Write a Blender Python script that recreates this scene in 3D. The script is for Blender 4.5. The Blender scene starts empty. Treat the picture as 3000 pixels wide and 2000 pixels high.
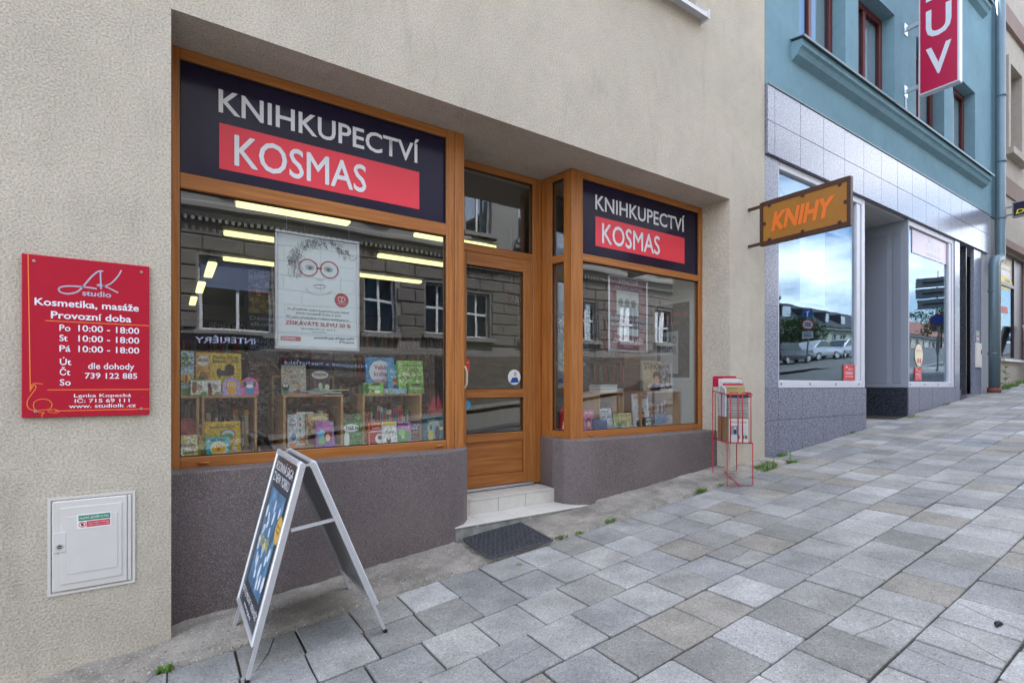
import bpy, bmesh, math, random
from mathutils import Vector, Matrix
RND = random.Random(11)
SC = bpy.context.scene
COL = SC.collection

# ---------------------------------------------------------------- camera
# x runs along the facade, y into the building (facade plane y = 0), z up; pavement height 0 at the bookshop's corner
TH = math.radians(33.72); D = 3.4; EYE = 1.435
cam = bpy.data.cameras.new('camera'); camo = bpy.data.objects.new('camera', cam); COL.objects.link(camo)
cam.sensor_width = 36; cam.lens = 36 * 1173 / 2352
cam.shift_y = 101 / 2352
cam.clip_start = .05; cam.clip_end = 2000
camo.location = (0, -D, EYE)
camo.rotation_euler = (math.radians(90), 0, -TH)
SC.camera = camo

# ---------------------------------------------------------------- sky and sun
SUN_EL, SUN_AZ = math.radians(58), math.radians(66)      # azimuth from +x towards +y: behind the shops, so their fronts lie in open shade
SUN_DIR = Vector((math.cos(SUN_EL) * math.cos(SUN_AZ), math.cos(SUN_EL) * math.sin(SUN_AZ), math.sin(SUN_EL)))
world = bpy.data.worlds.new('World'); SC.world = world; world.use_nodes = True
nt = world.node_tree; nt.nodes.clear()
out = nt.nodes.new('ShaderNodeOutputWorld'); bg = nt.nodes.new('ShaderNodeBackground')
sky = nt.nodes.new('ShaderNodeTexSky'); sky.sky_type = 'NISHITA'; sky.sun_disc = False
sky.sun_elevation = SUN_EL; sky.sun_rotation = math.radians(90) - SUN_AZ
sky.air_density = 1.0; sky.dust_density = 1.6
tcw = nt.nodes.new('ShaderNodeTexCoord'); mp = nt.nodes.new('ShaderNodeMapping'); mp.inputs['Scale'].default_value = (1, 1, 2.6); mp.inputs['Location'].default_value = (1.2, 8.4, 5.5)
nz = nt.nodes.new('ShaderNodeTexNoise'); nz.inputs['Scale'].default_value = 3.2; nz.inputs['Detail'].default_value = 7; nz.inputs['Roughness'].default_value = .58
rp = nt.nodes.new('ShaderNodeValToRGB'); rp.color_ramp.elements[0].position = .46; rp.color_ramp.elements[1].position = .66
mx = nt.nodes.new('ShaderNodeMix'); mx.data_type = 'RGBA'; mx.inputs['B'].default_value = (12, 12, 12.2, 1)
nt.links.new(tcw.outputs['Generated'], mp.inputs['Vector']); nt.links.new(mp.outputs[0], nz.inputs['Vector'])
nt.links.new(nz.outputs['Fac'], rp.inputs['Fac']); nt.links.new(rp.outputs['Color'], mx.inputs['Factor'])
nt.links.new(sky.outputs[0], mx.inputs['A']); nt.links.new(mx.outputs['Result'], bg.inputs['Color'])
bg.inputs['Strength'].default_value = .14; nt.links.new(bg.outputs[0], out.inputs['Surface'])
sl = bpy.data.lights.new('sun', 'SUN'); sl.energy = 3.2; sl.angle = math.radians(.6); sl.color = (1, .96, .9)
slo = bpy.data.objects.new('sun', sl); COL.objects.link(slo)
slo.rotation_euler = SUN_DIR.to_track_quat('Z', 'Y').to_euler()
SC.view_settings.view_transform = 'Standard'; SC.view_settings.look = 'None'
SC.view_settings.exposure = 2.28; SC.view_settings.gamma = 1
SC.render.engine = 'CYCLES'
SC.cycles.use_denoising = True
SC.cycles.max_bounces = 8; SC.cycles.transparent_max_bounces = 24; SC.cycles.sample_clamp_indirect = 6
SC.cycles.caustics_reflective = False; SC.cycles.caustics_refractive = False

# ---------------------------------------------------------------- pixels of the photograph (2352 px wide view) to points in the place
S_, C_ = math.sin(TH), math.cos(TH)
def ray(px, py):
    u = (px - 1176) / 1173; v = (885 - py) / 1173
    return Vector((S_ + C_ * u, C_ - S_ * u, v))
def W(px, py, y=0.0):            # on a plane parallel to the facade
    d = ray(px, py); t = (D + y) / d.y; return Vector((d.x * t, y, EYE + d.z * t))
def XP(px, py, x):               # on a plane square to the facade
    d = ray(px, py); t = x / d.x; return Vector((x, d.y * t - D, EYE + d.z * t))
def zg(x):                       # the street climbs to the +x side
    return .0935 * x - (.00018 * x * x if x > 0 else 0)
def G(px, py):
    d = ray(px, py); t = EYE / (.0935 * d.x - d.z); return Vector((d.x * t, d.y * t - D, EYE + d.z * t))

# ---------------------------------------------------------------- mesh helpers
BASE = {}
class MB:
    def __init__(self): self.v = []; self.f = []; self.m = []
    def poly(self, pts, m=0):
        n = len(self.v); self.v += [tuple(p) for p in pts]; self.f.append(tuple(range(n, n + len(pts)))); self.m.append(m); return self
    def box(self, x0, x1, y0, y1, z0, z1, m=0, M=None):
        n = len(self.v)
        p = [(x0, y0, z0), (x1, y0, z0), (x1, y1, z0), (x0, y1, z0), (x0, y0, z1), (x1, y0, z1), (x1, y1, z1), (x0, y1, z1)]
        if M is not None: p = [tuple(M @ Vector(q)) for q in p]
        self.v += p
        for q in ((0, 3, 2, 1), (4, 5, 6, 7), (0, 1, 5, 4), (1, 2, 6, 5), (2, 3, 7, 6), (3, 0, 4, 7)):
            self.f.append(tuple(n + i for i in q)); self.m.append(m)
        return self
    def ext(self, pts, vec, m=0, ms=None):          # a flat outline pushed along vec
        pts = [Vector(p) for p in pts]; vec = Vector(vec); k = len(pts); n = len(self.v)
        self.v += [tuple(p) for p in pts] + [tuple(p + vec) for p in pts]
        nrm = Vector()
        for i in range(k): nrm += pts[i].cross(pts[(i + 1) % k])
        fl = nrm.dot(vec) > 0
        a = tuple(range(n, n + k)); b = tuple(range(n + k, n + 2 * k))
        self.f.append(a[::-1] if fl else a); self.m.append(m)
        self.f.append(b if fl else b[::-1]); self.m.append(m)
        for i in range(k):
            j = (i + 1) % k; q = (n + i, n + j, n + k + j, n + k + i)
            self.f.append(q if fl else q[::-1]); self.m.append(m if ms is None else ms)
        return self
    def prism(self, poly, z0, z1, m=0):
        return self.ext([(x, y, z0) for x, y in poly], (0, 0, z1 - z0), m)
    def bar(self, a, b, w, h, up=(0, 0, 1), m=0):   # straight bar of section w x h
        a, b = Vector(a), Vector(b); d = (b - a).normalized(); s = d.cross(Vector(up)).normalized(); u = s.cross(d)
        pts = [a + s * w / 2 * i + u * h / 2 * j for i, j in ((-1, -1), (1, -1), (1, 1), (-1, 1))]
        return self.ext(pts, b - a, m)
    def tube(self, pts, r, n=8, m=0, cap=True):
        pts = [Vector(p) for p in pts]; rings = []
        rr = r if isinstance(r, (list, tuple)) else [r] * len(pts)
        ref = None
        for i, p in enumerate(pts):
            d = (pts[min(i + 1, len(pts) - 1)] - pts[max(i - 1, 0)]).normalized()
            if ref is None or abs(ref.dot(d)) > .95: ref = Vector((0, 0, 1)) if abs(d.z) < .9 else Vector((1, 0, 0))
            s = d.cross(ref).normalized(); u = s.cross(d); base = len(self.v)
            for k in range(n):
                a = 2 * math.pi * k / n; self.v.append(tuple(p + (s * math.cos(a) + u * math.sin(a)) * rr[i]))
            rings.append(base); ref = u
        for a, b in zip(rings, rings[1:]):
            for k in range(n):
                j = (k + 1) % n; self.f.append((a + k, b + k, b + j, a + j)); self.m.append(m)
        if cap:
            self.f.append(tuple(rings[0] + k for k in range(n))); self.m.append(m)
            self.f.append(tuple(rings[-1] + k for k in reversed(range(n)))); self.m.append(m)
        return self
    def disc(self, c, ax, r, th, n=20, m=0, ry=None):   # a short round plate, axis ax
        c = Vector(c); ax = Vector(ax).normalized(); ref = Vector((0, 0, 1)) if abs(ax.z) < .9 else Vector((1, 0, 0))
        s = ax.cross(ref).normalized(); u = s.cross(ax); ry = ry or r
        return self.ext([c + s * r * math.cos(2 * math.pi * k / n) + u * ry * math.sin(2 * math.pi * k / n) for k in range(n)], ax * th, m)
    def build(self, name, mats, parent=None, smooth=False, bevel=0, seg=1, loc=None, recalc=False):
        me = bpy.data.meshes.new(name)
        off = Vector(loc) if loc is not None else (BASE.get(parent.name, Vector()) if parent else Vector())
        me.from_pydata([(a - off.x, b - off.y, c - off.z) for a, b, c in self.v], [], self.f)
        mats = mats if isinstance(mats, (list, tuple)) else [mats]
        for q in mats: me.materials.append(q)
        me.polygons.foreach_set('material_index', self.m)
        if bevel or recalc:
            bm = bmesh.new(); bm.from_mesh(me)
            if recalc: bmesh.ops.recalc_face_normals(bm, faces=bm.faces)
            if bevel: bmesh.ops.bevel(bm, geom=list(bm.edges), offset=bevel, segments=seg, affect='EDGES', profile=.6, clamp_overlap=True)
            bm.to_mesh(me); bm.free()
        if smooth: me.polygons.foreach_set('use_smooth', [True] * len(me.polygons))
        me.update()
        o = bpy.data.objects.new(name, me); COL.objects.link(o)
        if parent is not None:
            o.parent = parent
            if loc is not None: o.location = off - BASE.get(parent.name, Vector())
        elif loc is not None: o.location = off
        BASE[o.name] = off
        return o

def tag(o, label=None, cat=None, group=None, kind=None):
    if label: o['label'] = label
    if cat: o['category'] = cat
    if group: o['group'] = group
    if kind: o['kind'] = kind
    return o
def thing(name, loc, label, cat, group=None):
    o = bpy.data.objects.new(name, None); COL.objects.link(o); o.location = loc; o.empty_display_size = .1
    BASE[o.name] = Vector(loc); return tag(o, label, cat, group)

CAP = None
def text(body, parent, mt, p0, xdir, ydir, cap, width=None, bold=0, shear=0, thick=.0012, name='lettering', align='L', mirror=False):
    """lettering lying on a surface: p0 baseline start, xdir reading direction, ydir up, cap height, fitted to width when given"""
    global CAP
    def mesh_of(s, b, sh):
        c = bpy.data.curves.new('t', 'FONT'); c.body = s; c.offset = b; c.shear = sh; c.resolution_u = 3; c.extrude = 0
        o = bpy.data.objects.new('t', c); me = bpy.data.meshes.new_from_object(o)
        bpy.data.objects.remove(o); bpy.data.curves.remove(c); return me
    if CAP is None:
        m = mesh_of('H', 0, 0); CAP = max(v.co.y for v in m.vertices); bpy.data.meshes.remove(m)
    fat = bold if ('M' in body and bold > 0) else 0           # the builtin M cannot be fattened: layer shifted copies instead
    me = mesh_of(body, 0 if fat else bold, shear)
    xs = [v.co.x for v in me.vertices]
    if not xs: return None
    x0, x1 = min(xs), max(xs); k = cap / CAP; kx = (width / (x1 - x0)) if width else k
    xd = Vector(xdir).normalized(); yd = Vector(ydir).normalized(); n = xd.cross(yd)
    sh = {'L': 0, 'C': -.5, 'R': -1}[align] * (x1 - x0) * kx
    off = BASE.get(parent.name, Vector()) if parent else Vector(); p0 = Vector(p0)
    for v in me.vertices:
        v.co = p0 + xd * ((v.co.x - x0) * kx + sh) + yd * v.co.y * k + n * thick - off
    if fat:
        vs = [v.co.copy() for v in me.vertices]; fs = [tuple(p.vertices) for p in me.polygons]; nv = []; nf = []
        for i, (ax, ay) in enumerate(((-1, 0), (1, 0), (0, -1), (0, 1))):
            k0 = len(nv); nv += [q + xd * fat * kx * ax + yd * fat * k * ay + n * .00006 * i for q in vs]; nf += [tuple(j + k0 for j in f) for f in fs]
        bpy.data.meshes.remove(me); me = bpy.data.meshes.new(name); me.from_pydata(nv, [], nf)
    me.name = name; me.materials.clear(); me.materials.append(mt)
    me.polygons.foreach_set('material_index', [0] * len(me.polygons))
    o = bpy.data.objects.new(name, me); COL.objects.link(o)
    if parent: o.parent = parent
    BASE[o.name] = off
    return o

def facade(mb, x0, x1, z0, z1, y, holes, depth, m=0, mr=None, face=-1):
    """wall skin on plane y with rectangular holes (x0,x1,z0,z1) and reveals running depth into the wall; face -1 looks to -y"""
    xs = sorted({x0, x1, *[h[0] for h in holes], *[h[1] for h in holes]}); zs = sorted({z0, z1, *[h[2] for h in holes], *[h[3] for h in holes]})
    mr = m if mr is None else mr
    for a, b in zip(xs, xs[1:]):
        for c, d in zip(zs, zs[1:]):
            if any(h[0] <= a and b <= h[1] and h[2] <= c and d <= h[3] for h in holes): continue
            q = [(a, y, c), (b, y, c), (b, y, d), (a, y, d)]
            mb.poly(q if face < 0 else q[::-1], m)
    y2 = y - face * depth
    for h in holes:
        a, b, c, d = h
        for q in ([(a, y, c), (a, y, d), (a, y2, d), (a, y2, c)], [(b, y, d), (b, y, c), (b, y2, c), (b, y2, d)],
                  [(a, y, d), (b, y, d), (b, y2, d), (a, y2, d)], [(b, y, c), (a, y, c), (a, y2, c), (b, y2, c)]):
            mb.poly(q if face < 0 else q[::-1], mr)
    return mb

# ---------------------------------------------------------------- materials
MATS = {}
def mat(name, col, rough=.6, metal=0, spec=.4, var=0, vs=3, bump=0, bs=60, speck=None, coat=0, pos=False, emit=0, det=4, stretch=None, bdist=.004):
    """col with cloudy variation var at scale vs; bump at scale bs; speck=(colour, scale, threshold)"""
    if name in MATS: return MATS[name]
    m = bpy.data.materials.new(name); m.use_nodes = True; MATS[name] = m
    n = m.node_tree.nodes; l = m.node_tree.links; b = n['Principled BSDF']
    b.inputs['Base Color'].default_value = (*col, 1); b.inputs['Roughness'].default_value = rough
    b.inputs['Metallic'].default_value = metal; b.inputs['Specular IOR Level'].default_value = spec
    if coat: b.inputs['Coat Weight'].default_value = coat; b.inputs['Coat Roughness'].default_value = .08
    if emit: b.inputs['Emission Color'].default_value = (*col, 1); b.inputs['Emission Strength'].default_value = emit
    src = None
    if var or bump or speck:
        if pos: src = n.new('ShaderNodeNewGeometry').outputs['Position']
        else: src = n.new('ShaderNodeTexCoord').outputs['Object']
        if stretch:
            mpn = n.new('ShaderNodeMapping'); mpn.inputs['Scale'].default_value = stretch; l.new(src, mpn.inputs[0]); src = mpn.outputs[0]
    cur = None
    if var:
        t = n.new('ShaderNodeTexNoise'); t.inputs['Scale'].default_value = vs; t.inputs['Detail'].default_value = det; t.inputs['Roughness'].default_value = .62
        l.new(src, t.inputs['Vector'])
        r = n.new('ShaderNodeValToRGB'); r.color_ramp.elements[0].position = .3; r.color_ramp.elements[1].position = .7
        r.color_ramp.elements[0].color = (*[max(0, c * (1 - var)) for c in col], 1); r.color_ramp.elements[1].color = (*[c * (1 + var * .8) for c in col], 1)
        l.new(t.outputs['Fac'], r.inputs['Fac']); cur = r.outputs['Color']
    if speck:
        for k, (sc_, scl, th) in enumerate(speck):
            t = n.new('ShaderNodeTexNoise'); t.inputs['Scale'].default_value = scl; t.inputs['Detail'].default_value = 2; l.new(src, t.inputs['Vector'])
            r = n.new('ShaderNodeValToRGB'); r.color_ramp.elements[0].position = th; r.color_ramp.elements[1].position = th + .06
            l.new(t.outputs['Fac'], r.inputs['Fac'])
            x = n.new('ShaderNodeMix'); x.data_type = 'RGBA'; l.new(r.outputs['Color'], x.inputs['Factor'])
            if cur is None: x.inputs['A'].default_value = (*col, 1)
            else: l.new(cur, x.inputs['A'])
            x.inputs['B'].default_value = (*sc_, 1); cur = x.outputs['Result']
    if cur is not None: l.new(cur, b.inputs['Base Color'])
    if bump:
        t = n.new('ShaderNodeTexNoise'); t.inputs['Scale'].default_value = bs; t.inputs['Detail'].default_value = 3; t.inputs['Roughness'].default_value = .6; l.new(src, t.inputs['Vector'])
        q = n.new('ShaderNodeBump'); q.inputs['Strength'].default_value = bump; q.inputs['Distance'].default_value = bdist
        l.new(t.outputs['Fac'], q.inputs['Height']); l.new(q.outputs[0], b.inputs['Normal'])
    return m
def ink(r, g, b, rough=.5):                # flat print or plain paint in sRGB 0..255
    f = lambda c: ((c / 255 + .055) / 1.055) ** 2.4 if c > 10 else c / 255 / 12.92
    return mat('paint_%d_%d_%d' % (r, g, b), (f(r), f(g), f(b)), rough=rough, var=.05, vs=8)
def glass(name, base, edge, tint=(1, 1, 1), rough=0.0, p=2.5, refl=(.95, .97, 1)):
    m = bpy.data.materials.new(name); m.use_nodes = True; n = m.node_tree.nodes; l = m.node_tree.links; n.clear()
    o = n.new('ShaderNodeOutputMaterial'); t = n.new('ShaderNodeBsdfTransparent'); t.inputs[0].default_value = (*tint, 1)
    g = n.new('ShaderNodeBsdfGlossy'); g.inputs['Roughness'].default_value = rough; g.inputs[0].default_value = (*refl, 1)
    w = n.new('ShaderNodeLayerWeight'); w.inputs['Blend'].default_value = .5
    ps_ = n.new('ShaderNodeNewGeometry').outputs['Position']; wv = n.new('ShaderNodeTexNoise'); wv.inputs['Scale'].default_value = 1.6; wv.inputs['Detail'].default_value = 1; l.new(ps_, wv.inputs['Vector'])   # float glass is never quite flat
    bp = n.new('ShaderNodeBump'); bp.inputs['Strength'].default_value = .25; bp.inputs['Distance'].default_value = .006; l.new(wv.outputs['Fac'], bp.inputs['Height']); l.new(bp.outputs[0], g.inputs['Normal'])
    q = n.new('ShaderNodeMath'); q.operation = 'POWER'; q.inputs[1].default_value = p; l.new(w.outputs['Facing'], q.inputs[0])
    a = n.new('ShaderNodeMath'); a.operation = 'MULTIPLY_ADD'; a.inputs[1].default_value = edge; a.inputs[2].default_value = base; a.use_clamp = True; l.new(q.outputs[0], a.inputs[0])
    x = n.new('ShaderNodeMixShader'); l.new(a.outputs[0], x.inputs[0]); l.new(t.outputs[0], x.inputs[1]); l.new(g.outputs[0], x.inputs[2]); l.new(x.outputs[0], o.inputs[0])
    return m
def ramp_mat(name, cols, rough=.6, by='island', spec=.3, bump=0, bs=80, var=0.1):
    """a colour out of cols for each loose piece (by 'island') or each object (by 'object')"""
    m = bpy.data.materials.new(name); m.use_nodes = True; n = m.node_tree.nodes; l = m.node_tree.links; b = n['Principled BSDF']
    b.inputs['Roughness'].default_value = rough; b.inputs['Specular IOR Level'].default_value = spec
    src = n.new('ShaderNodeNewGeometry').outputs['Random Per Island'] if by == 'island' else n.new('ShaderNodeObjectInfo').outputs['Random']
    r = n.new('ShaderNodeValToRGB'); r.color_ramp.interpolation = 'CONSTANT'; e = r.color_ramp.elements
    while len(e) < len(cols): e.new(.5)
    for i, c in enumerate(cols): e[i].position = i / len(cols); e[i].color = (*c, 1)
    l.new(src, r.inputs['Fac']); cur = r.outputs['Color']; pos = n.new('ShaderNodeNewGeometry').outputs['Position']
    if var:
        t = n.new('ShaderNodeTexNoise'); t.inputs['Scale'].default_value = 25; t.inputs['Detail'].default_value = 4; l.new(pos, t.inputs['Vector'])
        mr = n.new('ShaderNodeMapRange'); mr.inputs['From Min'].default_value = .3; mr.inputs['From Max'].default_value = .7; mr.inputs['To Min'].default_value = 1 - var; mr.inputs['To Max'].default_value = 1 + var; l.new(t.outputs['Fac'], mr.inputs[0])
        x = n.new('ShaderNodeVectorMath'); x.operation = 'SCALE'; l.new(cur, x.inputs[0]); l.new(mr.outputs[0], x.inputs['Scale']); cur = x.outputs[0]
    l.new(cur, b.inputs['Base Color'])
    if bump:
        t = n.new('ShaderNodeTexNoise'); t.inputs['Scale'].default_value = bs; l.new(pos, t.inputs['Vector'])
        q = n.new('ShaderNodeBump'); q.inputs['Strength'].default_value = bump; q.inputs['Distance'].default_value = .003; l.new(t.outputs['Fac'], q.inputs['Height']); l.new(q.outputs[0], b.inputs['Normal'])
    return m
def wood(name, col, dark, axis='x', scale=1.0, rough=.38):
    m = bpy.data.materials.new(name); m.use_nodes = True; n = m.node_tree.nodes; l = m.node_tree.links; b = n['Principled BSDF']
    b.inputs['Roughness'].default_value = rough; b.inputs['Specular IOR Level'].default_value = .45
    tc = n.new('ShaderNodeNewGeometry').outputs['Position']; mpn = n.new('ShaderNodeMapping')
    s = {'x': (1.6, 45, 45), 'z': (45, 45, 1.6), 'y': (45, 1.6, 45)}[axis]; mpn.inputs['Scale'].default_value = [q * scale for q in s]; l.new(tc, mpn.inputs[0])
    t = n.new('ShaderNodeTexNoise'); t.inputs['Scale'].default_value = 1; t.inputs['Detail'].default_value = 5; t.inputs['Roughness'].default_value = .65; t.inputs['Distortion'].default_value = .6; l.new(mpn.outputs[0], t.inputs['Vector'])
    r = n.new('ShaderNodeValToRGB'); r.color_ramp.elements[0].position = .32; r.color_ramp.elements[1].position = .68; r.color_ramp.elements[0].color = (*dark, 1); r.color_ramp.elements[1].color = (*col, 1)
    l.new(t.outputs['Fac'], r.inputs['Fac']); l.new(r.outputs['Color'], b.inputs['Base Color'])
    q = n.new('ShaderNodeBump'); q.inputs['Strength'].default_value = .12; q.inputs['Distance'].default_value = .001; l.new(t.outputs['Fac'], q.inputs['Height']); l.new(q.outputs[0], b.inputs['Normal'])
    return m
# ================================================================ ground, road, pavement
M_dirt = mat('joint_dirt', (.06, .054, .046), rough=.95, var=.5, vs=14, bump=.6, bs=60, pos=True)
M_asphalt = mat('asphalt', (.11, .108, .105), rough=.9, var=.25, vs=3, bump=.5, bs=120, pos=True, speck=[((.12, .12, .12), 160, .62)])
M_kerb = mat('granite_kerb', (.3, .3, .3), rough=.8, var=.2, vs=20, bump=.3, bs=90, pos=True)
M_mortar = mat('old_mortar', (.27, .245, .21), rough=.95, var=.46, vs=4, bump=.9, bs=55, pos=True, speck=[((.46, .44, .41), 90, .62), ((.09, .085, .08), 70, .66), ((.2, .18, .15), 30, .66)], bdist=.008)

def sheet(name, x0, x1, y0, y1, dz, mt, n=60, kind='structure'):
    mb = MB()
    for i in range(n):
        a = x0 + (x1 - x0) * i / n; b = x0 + (x1 - x0) * (i + 1) / n
        mb.poly([(a, y0, zg(a) + dz), (b, y0, zg(b) + dz), (b, y1, zg(b) + dz), (a, y1, zg(a) + dz)])
    o = mb.build(name, mt); o['kind'] = kind; return o
sheet('ground', -160, 240, -160, .9, -.16, mat('bare_earth', (.09, .08, .06), rough=1, var=.3, vs=1, pos=True), n=200)
sheet('road', -60, 140, -60, -4.32, -.115, M_asphalt, n=120)
sheet('pavement_bed', -8, 30, -4.2, .8, -.021, M_dirt, n=76)
sheet('opposite_pavement', -20, 27, -10.2, -8.6, -.0, mat('pavement_concrete', (.13, .13, .13), rough=.9, var=.15, vs=4, pos=True), n=40)
mb = MB()
for i in range(38):
    a = -8 + i; b = a + .99
    mb.ext([(a, -4.32, zg(a) - .2), (a, -4.2, zg(a) - .2), (a, -4.2, zg(a) + .006), (a, -4.32, zg(a) + .006)], (b - a, 0, zg(b) - zg(a)))
mb.build('kerb', M_kerb, recalc=True)['kind'] = 'structure'

# --- slabs: 30 x 30 cm concrete, laid in rows along the street; the bond of the first rows is read off the photograph
def slab_mat(name, by):
    m = bpy.data.materials.new(name); m.use_nodes = True; n = m.node_tree.nodes; l = m.node_tree.links; b = n['Principled BSDF']
    b.inputs['Roughness'].default_value = .85; b.inputs['Specular IOR Level'].default_value = .3
    rnd = n.new('ShaderNodeNewGeometry').outputs['Random Per Island'] if by == 'island' else n.new('ShaderNodeObjectInfo').outputs['Random']
    pos = n.new('ShaderNodeNewGeometry').outputs['Position']
    r = n.new('ShaderNodeValToRGB'); r.color_ramp.interpolation = 'CONSTANT'; e = r.color_ramp.elements
    cols = [(.27, .28, .29), (.34, .345, .35), (.235, .235, .23), (.40, .41, .425), (.29, .275, .25), (.30, .31, .325), (.36, .365, .37), (.255, .265, .275), (.31, .295, .27), (.33, .335, .34), (.25, .27, .31), (.44, .45, .46), (.285, .285, .28), (.375, .375, .375)]
    while len(e) < len(cols): e.new(.5)
    for i, c in enumerate(cols): e[i].position = i / len(cols); e[i].color = tuple((.272 + (q - .31) * .72) * f for q, f in zip(c, (.955, .93, .875))) + (1,)
    l.new(rnd, r.inputs[0])
    def noise(scale, det=3, rough=.6, off=None):
        t = n.new('ShaderNodeTexNoise'); t.inputs['Scale'].default_value = scale; t.inputs['Detail'].default_value = det; t.inputs['Roughness'].default_value = rough; l.new(pos, t.inputs['Vector']); return t.outputs['Fac']
    def rng(f, a, b_, c, d):
        q = n.new('ShaderNodeMapRange'); q.inputs[1].default_value = a; q.inputs[2].default_value = b_; q.inputs[3].default_value = c; q.inputs[4].default_value = d; l.new(f, q.inputs[0]); return q.outputs[0]
    def scale(col, f):
        x = n.new('ShaderNodeVectorMath'); x.operation = 'SCALE'; l.new(col, x.inputs[0]); l.new(f, x.inputs['Scale']); return x.outputs[0]
    c = scale(r.outputs[0], rng(noise(4.5, 5), .3, .7, .78, 1.16)); c = scale(c, rng(noise(1.1, 6, .7), .35, .65, .82, 1.1)); c = scale(c, rng(noise(58, 3, .7), .32, .68, .84, 1.15))
    c = scale(c, rng(noise(150, 2), .3, .7, .74, 1.26))            # aggregate grain
    # pits and old gum: sparse dark spots
    v = n.new('ShaderNodeTexVoronoi'); v.inputs['Scale'].default_value = 9; v.inputs['Randomness'].default_value = 1; l.new(pos, v.inputs['Vector'])
    c = scale(c, rng(v.outputs['Distance'], .03, .055, .35, 1))
    v2 = n.new('ShaderNodeTexVoronoi'); v2.inputs['Scale'].default_value = 42; l.new(pos, v2.inputs['Vector'])
    c = scale(c, rng(v2.outputs['Distance'], .10, .18, .45, 1))
    v3 = n.new('ShaderNodeTexVoronoi'); v3.inputs['Scale'].default_value = 60; l.new(pos, v3.inputs['Vector'])
    c = scale(c, rng(v3.outputs['Distance'], .12, .2, 1.5, 1))
    l.new(c, b.inputs['Base Color'])
    q = n.new('ShaderNodeBump'); q.inputs['Strength'].default_value = .45; q.inputs['Distance'].default_value = .003; l.new(noise(130, 3), q.inputs['Height']); l.new(q.outputs[0], b.inputs['Normal'])
    return m
M_slab = slab_mat('concrete_slab', 'object'); M_slab_far = slab_mat('concrete_slab_far', 'island')

def slab_outline(rs, w, d):
    """worn outline: corners clipped or rounded a little, edges nicked"""
    pts = []
    cs = [(-w / 2, -d / 2), (w / 2, -d / 2), (w / 2, d / 2), (-w / 2, d / 2)]
    for i, (x, y) in enumerate(cs):
        px, py = cs[i - 1]; nx, ny = cs[(i + 1) % 4]; c = rs.choice((.004, .006, .008, .012, .02 if rs.random() < .3 else .008))
        def to(ax, ay, t):
            L = math.hypot(ax - x, ay - y); return (x + (ax - x) * t / L, y + (ay - y) * t / L)
        pts.append(to(px, py, c)); pts.append(to(nx, ny, c))
        qx, qy = (x + nx) / 2, (y + ny) / 2; t = rs.uniform(-.002, .003); L = math.hypot(qx, qy); pts.append((qx * (1 - t / L), qy * (1 - t / L)))
    return pts
def slab_into(mb, pts, t=.035, ch=.0045):
    n = len(mb.v); k = len(pts); cx = sum(p[0] for p in pts) / k; cy = sum(p[1] for p in pts) / k
    def inset(p, e):
        L = math.hypot(p[0] - cx, p[1] - cy); return (cx + (p[0] - cx) * (1 - e / L), cy + (p[1] - cy) * (1 - e / L))
    mb.v += [(x, y, -t) for x, y in pts] + [(x, y, -ch) for x, y in pts] + [(*inset(p, ch), 0) for p in pts]
    for a in (0, 1):
        for i in range(k):
            j = (i + 1) % k; mb.f.append((n + a * k + i, n + a * k + j, n + (a + 1) * k + j, n + (a + 1) * k + i)); mb.m.append(0)
    mb.f.append(tuple(n + 2 * k + i for i in range(k))); mb.m.append(0)
PITX, PITY, Y0 = .299, .309, -.303
phase = {-1: .05, 0: 1.479, 1: 1.469, 2: 1.679, 3: 1.54, 4: 1.71, 5: 1.62, 6: 1.80, 7: 1.66, 8: 1.87, 9: 1.6, 10: 1.75, 11: 1.9}
slabs = []
for row in range(-1, 12):
    y1 = Y0 - row * PITY; y0 = y1 - PITY
    if row == -1: y0, y1 = Y0, -.004
    for k in range(-40, 90):
        x0 = phase[row] + k * PITX
        if x0 < -1.6 or x0 > 24: continue
        if row == -1 and x0 < 5.88: continue
        slabs.append((row, x0, y0, y1))
def seen_px(x, y):
    z = zg(x); dx, dy = x, y + D; f = dx * S_ + dy * C_; r = dx * C_ - dy * S_
    if f < .25: return None
    return 1176 + 1173 * r / f, 885 + 1173 * (EYE - z) / f, f
cand = []
for s in slabs:
    row, x0, y0, y1 = s; q = seen_px(x0 + .15, (y0 + y1) / 2)
    vis = q and -180 < q[0] < 2560 and q[1] < 1900
    cand.append((-(1 / q[2] ** 2) if vis else 1, s))
cand.sort(key=lambda c: c[0])
pave = thing('pavement', (0, 0, 0), None, None); pave['kind'] = 'structure'
rs = random.Random(5); variants = []
for i in range(10):
    mb = MB(); slab_into(mb, slab_outline(rs, PITX - .007, PITY - .008)); o = mb.build('paving_slab', M_slab); variants.append(o.data); bpy.data.objects.remove(o)
broken = []
for i in range(4):                                             # slabs cracked through
    w, d = (PITX - .009) / 2, (PITY - .010) / 2; a, b, c = rs.uniform(-.5, .5) * w, rs.uniform(-.6, .6) * w, rs.uniform(-.03, .03); g = .002
    mb = MB()
    if i % 2:
        slab_into(mb, [(-w, -d), (a - g, -d), (c - g, 0), (b - g, d), (-w, d)]); slab_into(mb, [(a + g, -d), (w, -d), (w, d), (b + g, d), (c + g, 0)])
    else:
        a *= .5; slab_into(mb, [(-w, -d), (w, -d), (w, a - g), (0, c - g), (-w, -a - g)]); slab_into(mb, [(-w, -a + g), (0, c + g), (w, a + g), (w, d), (-w, d)])
    o = mb.build('paving_slab', M_slab); broken.append(o.data); bpy.data.objects.remove(o)
far = MB()
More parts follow.
